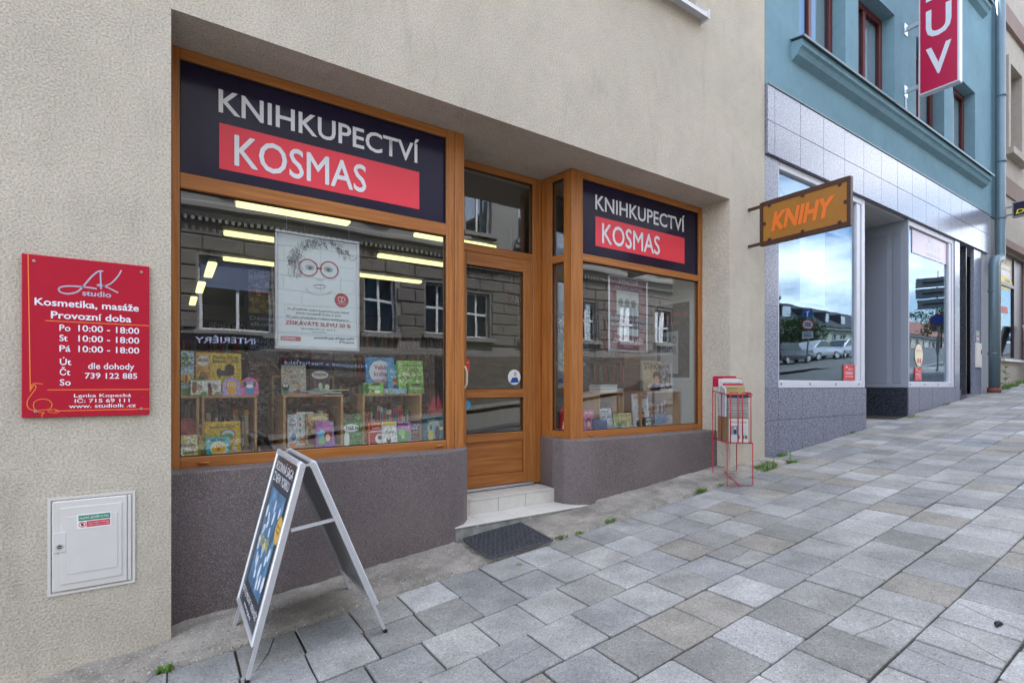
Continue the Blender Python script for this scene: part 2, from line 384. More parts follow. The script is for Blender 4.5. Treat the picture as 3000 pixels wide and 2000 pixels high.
for i, (key, (row, x0, y0, y1)) in enumerate(cand):
    x = x0 + PITX / 2; y = (y0 + y1) / 2; x += rs.uniform(-.0025, .0025); y += rs.uniform(-.002, .002)
    dz = rs.uniform(-.003, .003); tx = rs.uniform(-.009, .009); ty = rs.uniform(-.008, .008); tz = rs.uniform(-.006, .006)
    slope = math.atan(.0935 - .00036 * max(x, 0))
    if key < 0 and i < 298:
        isb = (row in (6, 7) and 1.6 < x < 3.6 and rs.random() < .5) or rs.random() < .025
        o = bpy.data.objects.new('paving_slab', rs.choice(broken) if isb else rs.choice(variants)); COL.objects.link(o); o.parent = pave
        o.location = (x, y, zg(x) + dz); fl = rs.random() < .5; o.rotation_euler = (tx, (slope if fl else -slope) + ty, tz + (math.pi if fl else 0))
        if row == -1: o.scale = (1, (y1 - y0) / PITY, 1)
    else:
        M = Matrix.Translation((x, y, zg(x) + dz)) @ Matrix.Rotation(-slope, 4, 'Y'); n0 = len(far.v)
        w, d = (PITX - .01) / 2, (y1 - y0 - .01) / 2; slab_into(far, [(-w, -d), (w, -d), (w, d), (-w, d)])
        for q in range(n0, len(far.v)): far.v[q] = tuple(M @ Vector(far.v[q]))
fo = far.build('paving_slab_field', M_slab_far, pave); fo['kind'] = 'stuff'

# --- crumbling mortar strip between the slabs and the shop front, as a lumpy sheet
from mathutils import noise as MN
mb = MB(); nx, ny = 260, 22; xa, xb = -1.5, 5.93
def strip_y0(x):
    e = -.292 + .03 * MN.noise(Vector((x * 2.1, 3, 0))) + .012 * MN.noise(Vector((x * 9, 1, 0)))
    if x < .1: e = max(e, -.28 + .02 * MN.noise(Vector((x * 6, 7, 0))))
    if x > 5.25: e = max(e, -.30)
    return e
idx = {}
for i in range(nx + 1):
    x = xa + (xb - xa) * i / nx
    for j in range(ny + 1):
        t = j / ny; y = strip_y0(x) * (1 - t) + .9 * t if False else strip_y0(x) + ( .24 - strip_y0(x)) * t
        h = .011 * MN.noise(Vector((x * 4, y * 5, 0))) + .007 * MN.noise(Vector((x * 14, y * 14, 2))) + .004 * MN.noise(Vector((x * 40, y * 40, 4)))
        z = zg(x) + .012 + .028 * min(1, t * 1.5) + h
        if j == 0: z -= .045
        if j == 1: z -= .006
        if 1.86 < x < 3.35: z = min(z, zg(x) + .008 + h * .4) if t > .3 else z
        idx[i, j] = len(mb.v); mb.v.append((x, y, z))
for i in range(nx):
    for j in range(ny):
        mb.f.append((idx[i, j], idx[i + 1, j], idx[i + 1, j + 1], idx[i, j + 1])); mb.m.append(0)
mb.build('mortar_strip', M_mortar, smooth=True)['kind'] = 'structure'
# ================================================================ the bookshop's building
def roughcast(name, col, scale=92, strength=1.0, dist=.008):
    m = bpy.data.materials.new(name); m.use_nodes = True; n = m.node_tree.nodes; l = m.node_tree.links; b = n['Principled BSDF']
    b.inputs['Roughness'].default_value = .95; b.inputs['Specular IOR Level'].default_value = .15
    pos = n.new('ShaderNodeNewGeometry').outputs['Position']
    def noise(s, d=3, r=.6):
        t = n.new('ShaderNodeTexNoise'); t.inputs['Scale'].default_value = s; t.inputs['Detail'].default_value = d; t.inputs['Roughness'].default_value = r; l.new(pos, t.inputs['Vector']); return t.outputs['Fac']
    def rng(f, a, b_, c, d):
        q = n.new('ShaderNodeMapRange'); q.inputs[1].default_value = a; q.inputs[2].default_value = b_; q.inputs[3].default_value = c; q.inputs[4].default_value = d; l.new(f, q.inputs[0]); return q.outputs[0]
    def mul(a, b_):
        q = n.new('ShaderNodeMath'); q.operation = 'MULTIPLY'; l.new(a, q.inputs[0]); l.new(b_, q.inputs[1]); return q.outputs[0]
    g = noise(scale, 4, .65)
    f = mul(rng(noise(.9, 6, .7), .3, .7, .87, 1.09), rng(g, .36, .6, .71, 1.09)); f = mul(f, rng(noise(7, 4), .3, .72, .95, 1.04))
    mp2 = n.new('ShaderNodeMapping'); mp2.inputs['Scale'].default_value = (3.2, 3.2, .7); l.new(pos, mp2.inputs[0]); sm = n.new('ShaderNodeTexNoise'); sm.inputs['Scale'].default_value = 1.3; sm.inputs['Detail'].default_value = 7; sm.inputs['Roughness'].default_value = .7; l.new(mp2.outputs[0], sm.inputs['Vector']); f = mul(f, rng(sm.outputs['Fac'], .56, .74, 1, .82))
    x = n.new('ShaderNodeVectorMath'); x.operation = 'SCALE'; x.inputs[0].default_value = col; l.new(f, x.inputs['Scale']); l.new(x.outputs[0], b.inputs['Base Color'])
    q = n.new('ShaderNodeBump'); q.inputs['Strength'].default_value = strength; q.inputs['Distance'].default_value = dist; l.new(g, q.inputs['Height']); l.new(q.outputs[0], b.inputs['Normal'])
    return m
M_rough = roughcast('roughcast_render', (.575, .52, .43))
M_plinth = mat('pebble_plinth', (.145, .118, .116), rough=.75, var=.26, vs=1.6, bump=.9, bs=170, pos=True, speck=[((.30, .26, .26), 210, .56), ((.035, .03, .035), 190, .60), ((.20, .11, .07), 150, .66), ((.24, .21, .2), 14, .735)], bdist=.004)
OAK, OAKD = (.47, .185, .043), (.27, .086, .019)
M_oakx, M_oakz, M_oaky = wood('oak_foil_x', OAK, OAKD, 'x'), wood('oak_foil_z', OAK, OAKD, 'z'), wood('oak_foil_y', OAK, OAKD, 'y')
M_glass = glass('shop_glass', .068, .7, tint=(.97, .985, .99))
M_navy = mat('fascia_foil', (.016, .012, .034), rough=.16, spec=.3, var=.15, vs=2)
M_white = ink(226, 228, 234); M_redfoil = mat('red_foil', (.80, .055, .085), rough=.3, var=.05, vs=2)
M_alu = mat('aluminium', (.62, .64, .67), rough=.32, metal=.85, var=.05, vs=30)
M_seal = mat('black_seal', (.01, .01, .012), rough=.6)
M_plaster = mat('interior_plaster', (.55, .55, .52), rough=.9, var=.06, vs=3)
M_tile = mat('step_tile', (.60, .58, .53), rough=.55, var=.07, vs=9, bump=.25, bs=26, pos=True, speck=[((.36, .35, .33), 120, .64)])
M_conc = mat('stained_concrete', (.28, .28, .26), rough=.9, var=.35, vs=9, bump=.4, bs=60, pos=True, speck=[((.5, .5, .48), 13, .66), ((.12, .12, .11), 7, .64)])

shop = thing('shop_building', (2.6, .5, .2), 'pale roughcast building with recessed oak-framed bookshop front and brown pebble plinth', 'building')
mb = MB(); facade(mb, -4, 5.9, -1.2, 8.2, 0, [(0, 5.2, -1.2, 3.52), (3.25, 4.60, 5.33, 7.0)], .4)
mb.poly([(0, .4, 3.52), (5.2, .4, 3.52), (5.2, 1.0, 3.52), (0, 1.0, 3.52)][::-1]); mb.poly([(5.2, .4, 3.52), (5.2, .4, -1.2), (5.2, .45, -1.2), (5.2, .45, 3.52)])
wall = mb.build('wall', M_rough, shop)
mb = MB(); mb.box(-4, 5.88, 12, 12.2, -1, 8.2); mb.box(-4.2, -4, .02, 12, -1, 8.2); mb.box(5.7, 5.88, .5, 12, -1, 8.2); mb.box(-4, 5.88, .02, 12.2, 8.2, 8.3); mb.build('unseen_rear_wall', M_plaster, shop)  # unseen walls and roof, top set by where their shadow ends on the road

# plinths under the two windows, with the blunt facetted corners either side of the steps
pl = MB(); pl.prism([(-.02, .175), (1.79, .168), (1.97, .255), (2.07, .38), (2.10, .52), (2.12, .82), (-.02, .82)], -.4, .921)
pl.build('plinth', M_plinth, shop, bevel=.006)
pr = MB(); pr.prism([(3.13, .82), (3.075, .50), (3.10, .36), (3.17, .265), (3.29, .19), (3.46, .165), (5.205, .16), (5.205, .82)], -.2, .921)
pr.build('plinth', M_plinth, shop, bevel=.006)

def unit(name, a, b, parent, stiles, rails, panes, y_in=.07, extra=None):
    """joinery standing on plan line a->b: stiles (s0,s1,z0,z1), rails (s0,s1,z0,z1), panes (s0,s1,z0,z1,material)"""
    a, b = Vector((*a, 0)), Vector((*b, 0)); d = (b - a).normalized(); M = Matrix(((d.x, -d.y, 0, a.x), (d.y, d.x, 0, a.y), (0, 0, 1, 0), (0, 0, 0, 1)))
    ax = 0 if abs(d.x) > .7 else 2
    mb = MB()
    for s in stiles: mb.box(s[0], s[1], s[4] if len(s) > 4 else 0, y_in, s[2], s[3], 1, M)
    for r in rails: mb.box(r[0], r[1], r[4] if len(r) > 4 else .003, y_in - .003, r[2], r[3], ax, M)
    fr = mb.build(name, [M_oakx, M_oakz, M_oaky], parent, bevel=.004)
    sl_ = MB()
    for p in panes:
        x0, x1, z0, z1 = p[:4]; pb = MB()
        nm = p[5] if len(p) > 5 else 'pane'
        pb.box(x0 - .012, x1 + .012, .034, .042, z0 - .012, z1 + .012, 0, M); pb.build(nm, p[4], fr)
        for q in ((x0, x1, z0, z0 + .006), (x0, x1, z1 - .006, z1), (x0, x0 + .006, z0 + .006, z1 - .006), (x1 - .006, x1, z0 + .006, z1 - .006)):
            sl_.box(q[0], q[1], .022, .0335, q[2], q[3], 0, M)
    if panes: sl_.build('gasket', M_seal, fr)
    return fr, M

F1, F2, G1, G2, S1 = 2.752, 3.455, .99, 2.655, .915
lw, _ = unit('shop_window', (0, .354), (2.027, .354), shop,
    [(0, .044, S1, 3.52), (1.866, 1.941, S1, 3.52), (1.943, 2.027, S1, 3.52, -.004)], [(.044, 1.866, S1, G1), (.044, 1.866, G2, F1), (.044, 1.866, F2, 3.52)],
    [(.044, 1.866, G1, G2, M_glass), (.044, 1.866, F1, F2, M_navy, 'fascia_panel')])
tag(lw, 'wide oak-framed shop window with children\'s books behind it')
rw, _ = unit('shop_window', (3.19, .354), (5.2, .354), shop,
    [(0, .145, S1, 3.52, -.004), (1.95, 2.012, S1, 3.52)], [(.145, 1.95, S1, G1), (.145, 1.95, G2 - .005, F1 - .03), (.145, 1.95, F2, 3.52)],
    [(.145, 1.95, G1, G2 - .005, M_glass), (.145, 1.95, F1 - .03, F2, M_navy, 'fascia_panel')])
tag(rw, 'oak-framed shop window with display boxes and framed poster, beside the pillar')
sd, _ = unit('side_window', (3.128, .75), (3.19, .358), shop, [(-.0, .14, S1, 3.515), (.30, .40, S1, 3.515)], [(.14, .30, S1, G1), (.14, .30, 2.64, 2.72), (.14, .30, F2, 3.515)],
    [(.14, .30, G1, 2.64, M_glass), (.14, .30, 2.72, F2, M_glass)])
sd2, _ = unit('side_window', (2.027, .358), (2.10, .75), shop, [(0, .10, S1, 3.515), (.29, .40, S1, 3.515)], [(.1, .29, S1, G1), (.1, .29, 2.64, 2.72), (.1, .29, F2, 3.515)],
    [(.1, .29, G1, 2.64, M_glass), (.1, .29, 2.72, F2, M_glass)])
for fr, x0 in ((lw, .254), (rw, 3.526)):                        # fascia lettering, both windows alike
    y = .354 + .0335
    text('KNIHKUPECTVÍ', fr, M_white, (x0, y, 3.198), (1, 0, 0), (0, 0, 1), .142, 1.385, bold=.014, thick=.004)
    r = MB(); r.box(x0 + .004, x0 + 1.386, y - .003, y - .0005, 2.832, 3.128); r.build('red_band', M_redfoil, fr)
    text('KOSMAS', fr, M_white, (x0 + .092, y - .003, 2.875), (1, 0, 0), (0, 0, 1), .195, .865, bold=.012, thick=.004)
for x, z in ((.17, .948), (1.80, .948)):
    c = MB(); c.tube([(x - .028, .353, z), (x + .028, .353, z)], .008, 6); c.build('drain_cap', M_oakx, lw, smooth=True)
for x, z in ((3.44, .948), (5.05, .948)):
    c = MB(); c.tube([(x - .024, .353, z), (x + .024, .353, z)], .008, 6); c.build('drain_cap', M_oakx, rw, smooth=True)

# --- door with its frame and fanlight
df, _ = unit('door_frame', (2.10, .75), (3.132, .75), shop, [(0, .055, .455, 3.515), (.925, 1.03, .455, 3.515)], [(.055, .925, 2.682, 2.752), (.055, .925, 3.455, 3.515)],
    [(.055, .925, 2.752, 3.455, M_glass)])
dr, _ = unit('door', (2.155, .748), (3.025, .748), shop, [(0, .11, .478, 2.68), (.755, .866, .478, 2.68)],
    [(.11, .755, 2.556, 2.68), (.11, .755, 1.318, 1.40), (.11, .755, .902, .982), (.11, .755, .478, .585), (.11, .755, .585, .902, .022)],
    [(.11, .755, 1.40, 2.556, M_glass), (.11, .755, .982, 1.318, M_glass)])
t = MB(); t.box(2.155, 3.022, .738, .80, .452, .476); t.build('threshold', M_alu, dr)
h = MB(); h.tube([(2.215, .745, 1.40), (2.215, .70, 1.41), (2.235, .69, 1.45), (2.235, .69, 1.56), (2.225, .70, 1.60), (2.215, .745, 1.61)], .011, 8); h.build('handle', ink(225, 215, 185), dr, smooth=True)
def sticker(parent, c, r, col, name='sticker', y=None, ry=None):
    s = MB(); s.disc(c, (0, -1, 0), r, .0012, 28, ry=ry); return s.build(name, col, parent)
c = W(1181, 866, .78); st = sticker(dr, c, .075, ink(225, 230, 232))
mb = MB(); mb.ext([(c.x - .05, c.y - .002, c.z - .055), (c.x + .055, c.y - .002, c.z - .05), (c.x + .035, c.y - .002, c.z + .0), (c.x - .025, c.y - .002, c.z - .005)], (0, -.0006, 0), 0)
mb.disc((c.x + .012, c.y - .002, c.z + .03), (0, -1, 0), .017, .0006, 14, 1, ry=.024); mb.build('portrait_print', [ink(35, 75, 150), ink(205, 170, 150)], dr)
c = W(1071, 838, .78); mb = MB(); mb.box(c.x - .03, c.x + .035, c.y - .002, c.y - .0006, c.z - .05, c.z + .055); mb.build('sticker', ink(215, 60, 50), dr)
text('NOVÉ', dr, M_white, (c.x - .02, c.y - .002, c.z + .015), (1, 0, 0), (0, 0, 1), .012, .045)
c = W(1071, 930, .78); sticker(dr, c, .045, ink(60, 160, 205))

# --- tiled doorstep, two steps
stp = MB(); stp.box(1.87, 3.335, .206, .82, -.1, .302); stp.box(2.05, 3.09, .488, .82, .302, .432); st_o = stp.build('doorstep', M_conc, shop, bevel=.003)
for k in range(6):                                               # landing, upper tread and riser tiles
    x0 = 1.845 + .3 * k; x1 = min(x0 + .296, 3.345)
    x0 = max(x0, 1.862)
    mb = MB(); mb.box(x0, x1, .198, .482, .3025, .3125); mb.build('tile', M_tile, st_o, bevel=.0015)
for k in range(5):
    x0 = max(2.144 - .3 + .3 * k, 2.04); x1 = min(2.144 + .3 * k - .004, 3.085)
    if x1 - x0 < .04: continue
    mb = MB(); mb.box(x0, x1, .478, .488, .3128, .430); mb.build('tile', M_tile, st_o, bevel=.0015)
    mb = MB(); mb.box(x0 + .01, x1 + .01, .476, .765, .4325, .4425); mb.build('tile', M_tile, st_o, bevel=.0015)

# --- first-floor window above, with sheet-metal sill
uw, _ = unit('upper_window', (3.25, .28), (4.60, .28), shop, [(0, .07, 5.33, 7.0), (.64, .71, 5.33, 7.0), (1.28, 1.35, 5.33, 7.0)], [(.07, .64, 5.33, 5.42), (.71, 1.28, 5.33, 5.42), (.07, 1.28, 6.93, 7.0)],
    [(.07, .64, 5.42, 6.93, M_glass), (.71, 1.28, 5.42, 6.93, M_glass)])
mb = MB(); mb.ext([(3.18, .26, 5.345), (3.18, -.10, 5.315), (3.18, -.10, 5.275), (3.18, -.094, 5.275), (3.18, -.09, 5.306), (3.18, .26, 5.33)], (1.49, 0, 0)); mb.box(4.67, 4.685, -.11, .02, 5.26, 5.36); mb.build('window_sill', mat('white_sheet_metal', (.62, .62, .66), rough=.45), uw, recalc=True)

# ================================================================ inside the shop
M_floor = mat('shop_floor', (.16, .10, .06), rough=.5, var=.2, vs=4)
mb = MB(); mb.box(-3.8, 5.85, .82, 12, .3, .44); mb.build('floor', M_floor, shop)
mb = MB(); mb.box(-3.8, 5.85, .84, 12, 3.53, 3.69); mb.build('ceiling', mat('ceiling_panels', (.22, .22, .21), rough=.9), shop)
mb = MB(); mb.box(5.17, 5.198, .44, 6, .44, 3.519); mb.build('inner_wall', M_plaster, shop)
mb = MB(); mb.box(-1.2, -1.15, .45, 12, .44, 3.529); mb.box(-1.15, -.001, .42, .5, .44, 3.529); mb.build('inner_wall', mat('dim_plaster', (.3, .27, .24), rough=.9), shop)
mb = MB(); mb.box(0, 2.02, .43, 1.05, .925, .962); mb.build('display_board', mat('display_board', (.52, .46, .38), rough=.6, var=.1, vs=8), shop)
mb = MB(); mb.box(3.2, 5.168, .43, 1.15, .925, .962); mb.build('display_board', mat('display_board', (.52, .46, .38)), shop)
soc = MB(); p = W(1591, 922, .9); soc.box(5.158, 5.169, .80, .90, 1.26, 1.36); so = soc.build('wall_socket', ink(230, 230, 228), shop, bevel=.004)

M_tube = bpy.data.materials.new('lit_tube'); M_tube.use_nodes = True; q = M_tube.node_tree.nodes['Principled BSDF']
q.inputs['Base Color'].default_value = (.9, .9, .8, 1); q.inputs['Emission Color'].default_value = (1, .92, .36, 1); q.inputs['Emission Strength'].default_value = .38
M_lampbody = mat('lamp_body', (.75, .74, .68), rough=.4)
def lamp(x, y, along, label):
    t = thing('ceiling_lamp', (x, y, 3.3), label, 'lamp', 'fluorescent lamps inside the bookshop')
    L, w = .59, .05
    def bx(mb, a0, a1, b0, b1, z0, z1):
        if along == 'x': mb.box(x + a0, x + a1, y + b0, y + b1, z0, z1)
        else: mb.box(x + b0, x + b1, y + a0, y + a1, z0, z1)
    a = MB(); bx(a, -L, L, -w, w, 3.30, 3.36); a.build('housing', M_lampbody, t, bevel=.006)
    a = MB(); bx(a, -L + .02, L - .02, -w - .012, w + .012, 3.262, 3.302); a.build('diffuser', M_tube, t, bevel=.012)
    for s in (-.35, .35):
        a = MB(); bx(a, s - .004, s + .004, -.004, .004, 3.36, 3.53); a.build('hanger', M_alu, t)
for k, (x, y) in enumerate(((1.12, 2.48), (1.1, 3.68), (1.2, 5.12), (3.05, 2.45), (3.02, 3.7), (3.15, 5.12))): lamp(x, y, 'x', 'lit ceiling lamp parallel to the shop front, %s row %s' % (('first', 'second', 'third')[k % 3], 'behind the wide window' if k < 3 else 'beyond the framed child poster'))
for k, (x, y) in enumerate(((.52, 6.1), (.46, 7.9), (.40, 9.8))): lamp(x, y, 'y', 'lit ceiling lamp running towards the back, %s of three in line' % ('first', 'second', 'last')[k])

# --- bookcases with rows of spines
SP = [(.45, .04, .04), (.62, .58, .5), (.05, .05, .06), (.5, .05, .05), (.08, .12, .25), (.45, .30, .05), (.3, .29, .27), (.10, .18, .12), (.4, .08, .06), (.12, .1, .1), (.55, .52, .46), (.14, .07, .05), (.06, .2, .26), (.5, .2, .08), (.2, .2, .22)]
M_spines = ramp_mat('book_spines', SP, rough=.5)
M_case = wood('bookcase_wood', (.30, .14, .055), (.2, .085, .03), 'x', rough=.5)
def bookcase(x0, x1, y, z0, z1, n, label, facing=-1, dark=False, alongy=False):
    t = thing('bookcase', (y, (x0 + x1) / 2, z0) if alongy else ((x0 + x1) / 2, y, z0), label, 'bookcase')
    dp = .28; mb = MB(); bk = MB(); hs = (z1 - z0) / n
    def put(m_, a0, a1, b0, b1, c0, c1):
        if alongy: m_.box(y + b0, y + b1, a0, a1, c0, c1)
        else: m_.box(a0, a1, y + b0, y + b1, c0, c1)
    put(mb, x0 - .025, x0, 0, dp, z0, z1); put(mb, x1, x1 + .025, 0, dp, z0, z1); put(mb, x0, x1, dp - .015, dp, z0, z1)
    for k in range(n + 1): put(mb, x0, x1, .002, dp - .016, z0 + k * hs - .011, z0 + k * hs + .011)
    c = mb.build('carcass', M_case, t)
    for k in range(n):
        x = x0 + .01
        while x < x1 - .05:
            w = RND.uniform(.014, .042); h = RND.uniform(.62, .9) * (hs - .03)
            if RND.random() < .06: x += RND.uniform(.03, .12); continue
            d0 = RND.uniform(.01, .05); put(bk, x, x + w - .0015, d0, dp - .03, z0 + k * hs + .0115, z0 + k * hs + .0115 + h); x += w
    b = bk.build('book_spines', M_spines, t); b['kind'] = 'stuff'
    return t
ba = bookcase(.16, 1.32, 5.0, .44, 2.18, 5, 'bookcase topped by a black header board, below the lamps')
mb = MB(); mb.box(.14, 1.34, 4.99, 5.03, 2.19, 2.36); hb = mb.build('header_board', ink(18, 18, 22), ba)
text('DĚTSKÁ NAUČNÁ', ba, M_white, (.45, 4.988, 2.25), (1, 0, 0), (0, 0, 1), .06, .6)
bookcase(.86, 2.02, 1.75, .44, 1.80, 5, 'low bookcase full of red and white spines behind the framed child poster')
bookcase(-.2, .50, 2.2, .44, 1.95, 5, 'low bookcase behind the yellow songbook, beside the cover stand')
bookcase(2.95, 5.0, 6.2, .44, 2.5, 6, 'long bookcase along the back wall of the shop')
bookcase(1.5, 2.8, 6.2, .44, 2.5, 6, 'dark bookcase beside the long one at the back of the shop')
bookcase(1.3, 3.0, 4.88, .44, 2.5, 6, 'bookcase standing against the inner wall beyond the door', alongy=True)
# ================================================================ what stands in the two shop windows
M_ply = wood('display_box_wood', (.50, .30, .13), (.40, .22, .085), 'z', scale=.6, rough=.5)
M_pages = mat('book_pages', (.72, .69, .6), rough=.9, var=.05, vs=50)
def s2l(c): return tuple((((q / 255) + .055) / 1.055) ** 2.4 for q in c)
ART = {}
def art(cols, scale=14, seed=0):
    """printed cover: soft patches of a few colours"""
    m = bpy.data.materials.new('cover_print'); m.use_nodes = True; n = m.node_tree.nodes; l = m.node_tree.links; b = n['Principled BSDF']
    b.inputs['Roughness'].default_value = .35
    tc = n.new('ShaderNodeTexCoord').outputs['Object']; mpn = n.new('ShaderNodeMapping'); mpn.inputs['Location'].default_value = (seed * 3.1, 0, seed * 1.7); l.new(tc, mpn.inputs[0])
    t = n.new('ShaderNodeTexNoise'); t.inputs['Scale'].default_value = scale; t.inputs['Detail'].default_value = 2.5; t.inputs['Distortion'].default_value = 1.2; l.new(mpn.outputs[0], t.inputs['Vector'])
    r = n.new('ShaderNodeValToRGB'); r.color_ramp.interpolation = 'CONSTANT'; e = r.color_ramp.elements
    while len(e) < len(cols): e.new(.5)
    cuts = [0] + [.5 + .09 * i for i in range(len(cols) - 1)] if len(cols) < 4 else [0] + [.38 + .32 * i / (len(cols) - 1) for i in range(1, len(cols))]
    for i, c in enumerate(cols): e[i].position = cuts[i]; e[i].color = (*s2l(c), 1)
    l.new(t.outputs['Fac'], r.inputs[0])
    t2 = n.new('ShaderNodeTexNoise'); t2.inputs['Scale'].default_value = scale * 3.6; t2.inputs['Detail'].default_value = 3; l.new(mpn.outputs[0], t2.inputs['Vector'])   # small printed detail
    q2 = n.new('ShaderNodeMapRange'); q2.inputs[1].default_value = .36; q2.inputs[2].default_value = .64; q2.inputs[3].default_value = .55; q2.inputs[4].default_value = 1.25; l.new(t2.outputs['Fac'], q2.inputs[0])
    x2 = n.new('ShaderNodeVectorMath'); x2.operation = 'SCALE'; l.new(r.outputs[0], x2.inputs[0]); l.new(q2.outputs[0], x2.inputs['Scale']); l.new(x2.outputs[0], b.inputs['Base Color']); return m
NB = [0]
def frame_of(px0, py0, px1, py1, y):
    xc = (px0 + px1) / 2; a = W(px0, (py0 + py1) / 2, y); b = W(px1, (py0 + py1) / 2, y); lo = W(xc, py1, y); hi = W(xc, py0, y)
    return a.x, b.x, lo.z, hi.z
def book(px0, py0, px1, py1, y, cols, titles, label, tcol=None, spine=None, thick=.018, lean=.12, zb=None, shape=None, cat='book', scale=24, yaw=0, fig=None, name='book'):
    """a book or box set upright on the display; titles: list of (text, height fraction from the bottom, cap height fraction)"""
    x0, x1, z0, z1 = frame_of(px0, py0, px1, py1, y); NB[0] += 1
    if zb is not None: z0 = zb
    w, h = x1 - x0, (z1 - z0) / math.cos(lean)
    M = Matrix.Translation((x0, y, z0 + thick * math.sin(lean) * 0)) @ Matrix.Rotation(yaw, 4, 'Z') @ Matrix.Rotation(-lean, 4, 'X')
    mb = MB()
    if shape == 'arch':
        pts = [(0, 0), (w, 0), (w, h * .5)] + [(w / 2 + w / 2 * math.cos(a), h * .5 + h * .5 * math.sin(a)) for a in [math.pi * k / 10 for k in range(1, 10)]] + [(0, h * .5)]
        mb.ext([M @ Vector((p[0], 0, p[1])) for p in pts], M.to_3x3() @ Vector((0, thick, 0)), 0, 1)
    else:
        mb.box(0, w, 0, .002, 0, h, 0, M); mb.box(0, w, thick - .002, thick, 0, h, 1, M); mb.box(-.001, .002, .0005, thick - .0005, .0003, h - .0003, 1, M)
        if shape == 'box': mb.box(.002, w, .002, thick - .002, .0005, h - .0005, 1, M)
        else: mb.box(.002, w - .003, .002, thick - .002, .003, h - .003, 2, M)
    base = (x0, y, z0)
    sp = ink(*(spine or cols[0]))
    o = mb.build(name, [art(cols, scale, NB[0]), sp, M_pages], None, loc=base, recalc=(shape == 'arch'))
    tag(o, label, cat, 'books and boxes set out in the shop windows')
    R3 = M.to_3x3(); tc = ink(*(tcol or (30, 28, 40)))
    for tt in titles:
        body, fz, cf = tt[:3]; col = ink(*tt[3]) if len(tt) > 3 else tc; wf = tt[4] if len(tt) > 4 else .82
        text(body, o, col, M @ Vector((w * (1 - wf) / 2, -.0008, h * fz)), R3 @ Vector((1, 0, 0)), R3 @ Vector((0, 0, 1)), h * cf, w * wf, bold=.012)
    if fig:                                                    # printed picture: list of (shape colour, u, v, ru, rv)
        fm = MB(); cs = []
        for k, (c, u, v, ru, rv) in enumerate(fig):
            fm.ext([M @ Vector((w * u + w * ru * math.cos(2 * math.pi * a / 12), -.0006 - .0002 * k, h * v + h * rv * math.sin(2 * math.pi * a / 12))) for a in range(12)], R3 @ Vector((0, -.0002, 0)), k); cs.append(ink(*c))
        fm.build('cover_picture', cs, o)
    return o
def crate(x0, x1, y0, y1, z0, z1, label, t=.016):
    o = thing('display_box', ((x0 + x1) / 2, (y0 + y1) / 2, z0), label, 'display box', 'wooden display boxes in the shop windows')
    for nm, a in (('side_panel', (x0, x0 + t, y0, y1, z0, z1 - t)), ('side_panel', (x1 - t, x1, y0, y1, z0, z1 - t)), ('top_panel', (x0, x1, y0, y1, z1 - t, z1)), ('bottom_panel', (x0 + t, x1 - t, y0, y1, z0, z0 + t))):
        b = MB(); b.box(*a); b.build(nm, M_ply, o, bevel=.001)
ZB, ZT = .9625, 1.366
crate(-.30, .155, .60, .95, ZB, ZT, 'open pine display box behind the window frame edge')
crate(.17, .505, .60, .95, ZB, ZT, 'open pine display box with yellow fairy-tale books inside')
crate(.68, 1.11, .62, .97, ZB, ZT, 'open pine display box with picture books fanned on its top')
crate(1.262, 1.765, .62, .97, ZB, ZT, 'open pine display box carrying the blue and green quiz books')
crate(3.80, 4.175, .62, .97, ZB, ZT, 'open pine display box with a stack of white books on top')
crate(4.45, 5.14, .62, .97, ZB, ZT, 'wide open pine display box beside the plaster wall')

DK = (35, 30, 45)
# upper row, children's window
book(413, 805, 446, 906, .66, [(185, 215, 225), (95, 160, 90), (220, 200, 80)], [('Moje nejkrásnější', .82, .06), ('pohádky', .66, .10)], 'pale blue fairy-tale book with a butterfly figure', (60, 40, 80), zb=ZT, lean=.1, fig=[((225, 175, 60), .45, .40, .22, .12), ((190, 70, 60), .45, .38, .1, .1), ((110, 170, 80), .5, .08, .5, .09)])
book(450, 808, 484, 906, .72, [(225, 175, 60), (205, 150, 60)], [('České pohádky', .78, .10, (30, 60, 90))], 'golden Czech fairy-tale book with an arched doorway picture', zb=ZT, lean=.12, fig=[((240, 235, 215), .5, .80, .46, .12), ((150, 100, 60), .5, .30, .34, .26), ((90, 60, 45), .5, .26, .22, .18)])
book(482, 810, 555, 906, .74, [(222, 190, 45), (228, 198, 55)], [('Zdeněk Svěrák', .86, .07), ('Jaroslav Uhlíř', .77, .07)], 'large yellow songbook with a black grand piano on the cover', zb=ZT, lean=.12, thick=.03, fig=[((25, 22, 22), .52, .52, .26, .07), ((25, 22, 22), .62, .62, .16, .12), ((40, 36, 34), .3, .52, .08, .12), ((70, 50, 40), .35, .16, .09, .1), ((190, 60, 40), .6, .14, .08, .09), ((70, 120, 60), .85, .14, .08, .09)])
book(438, 871, 476, 907, .62, [(240, 240, 225), (235, 238, 228)], [('Zvířátka', .52, .15, (40, 90, 60), .4), ('z LESA', .33, .15, (200, 70, 60), .4)], 'small green-edged animal box with a brown bear', spine=(80, 165, 75), shape='box', zb=ZT, lean=0, thick=.05, fig=[((80, 165, 75), .5, .03, .5, .05), ((80, 165, 75), .5, .97, .5, .05), ((150, 80, 50), .22, .45, .15, .3), ((165, 95, 60), .24, .72, .14, .16), ((95, 160, 75), .8, .15, .2, .12)])
book(476, 873, 508, 907, .62, [(242, 240, 230), (236, 236, 226)], [('Zvířátka', .62, .14, (50, 50, 60), .5), ('ze STATKU', .42, .14, (190, 90, 40), .5)], 'small red-edged animal box with a brown horse', spine=(200, 60, 55), shape='box', zb=ZT, lean=0, thick=.05, fig=[((200, 60, 55), .5, .03, .5, .05), ((110, 60, 40), .2, .30, .16, .28), ((60, 40, 35), .15, .65, .12, .2), ((110, 160, 80), .75, .14, .22, .12)])
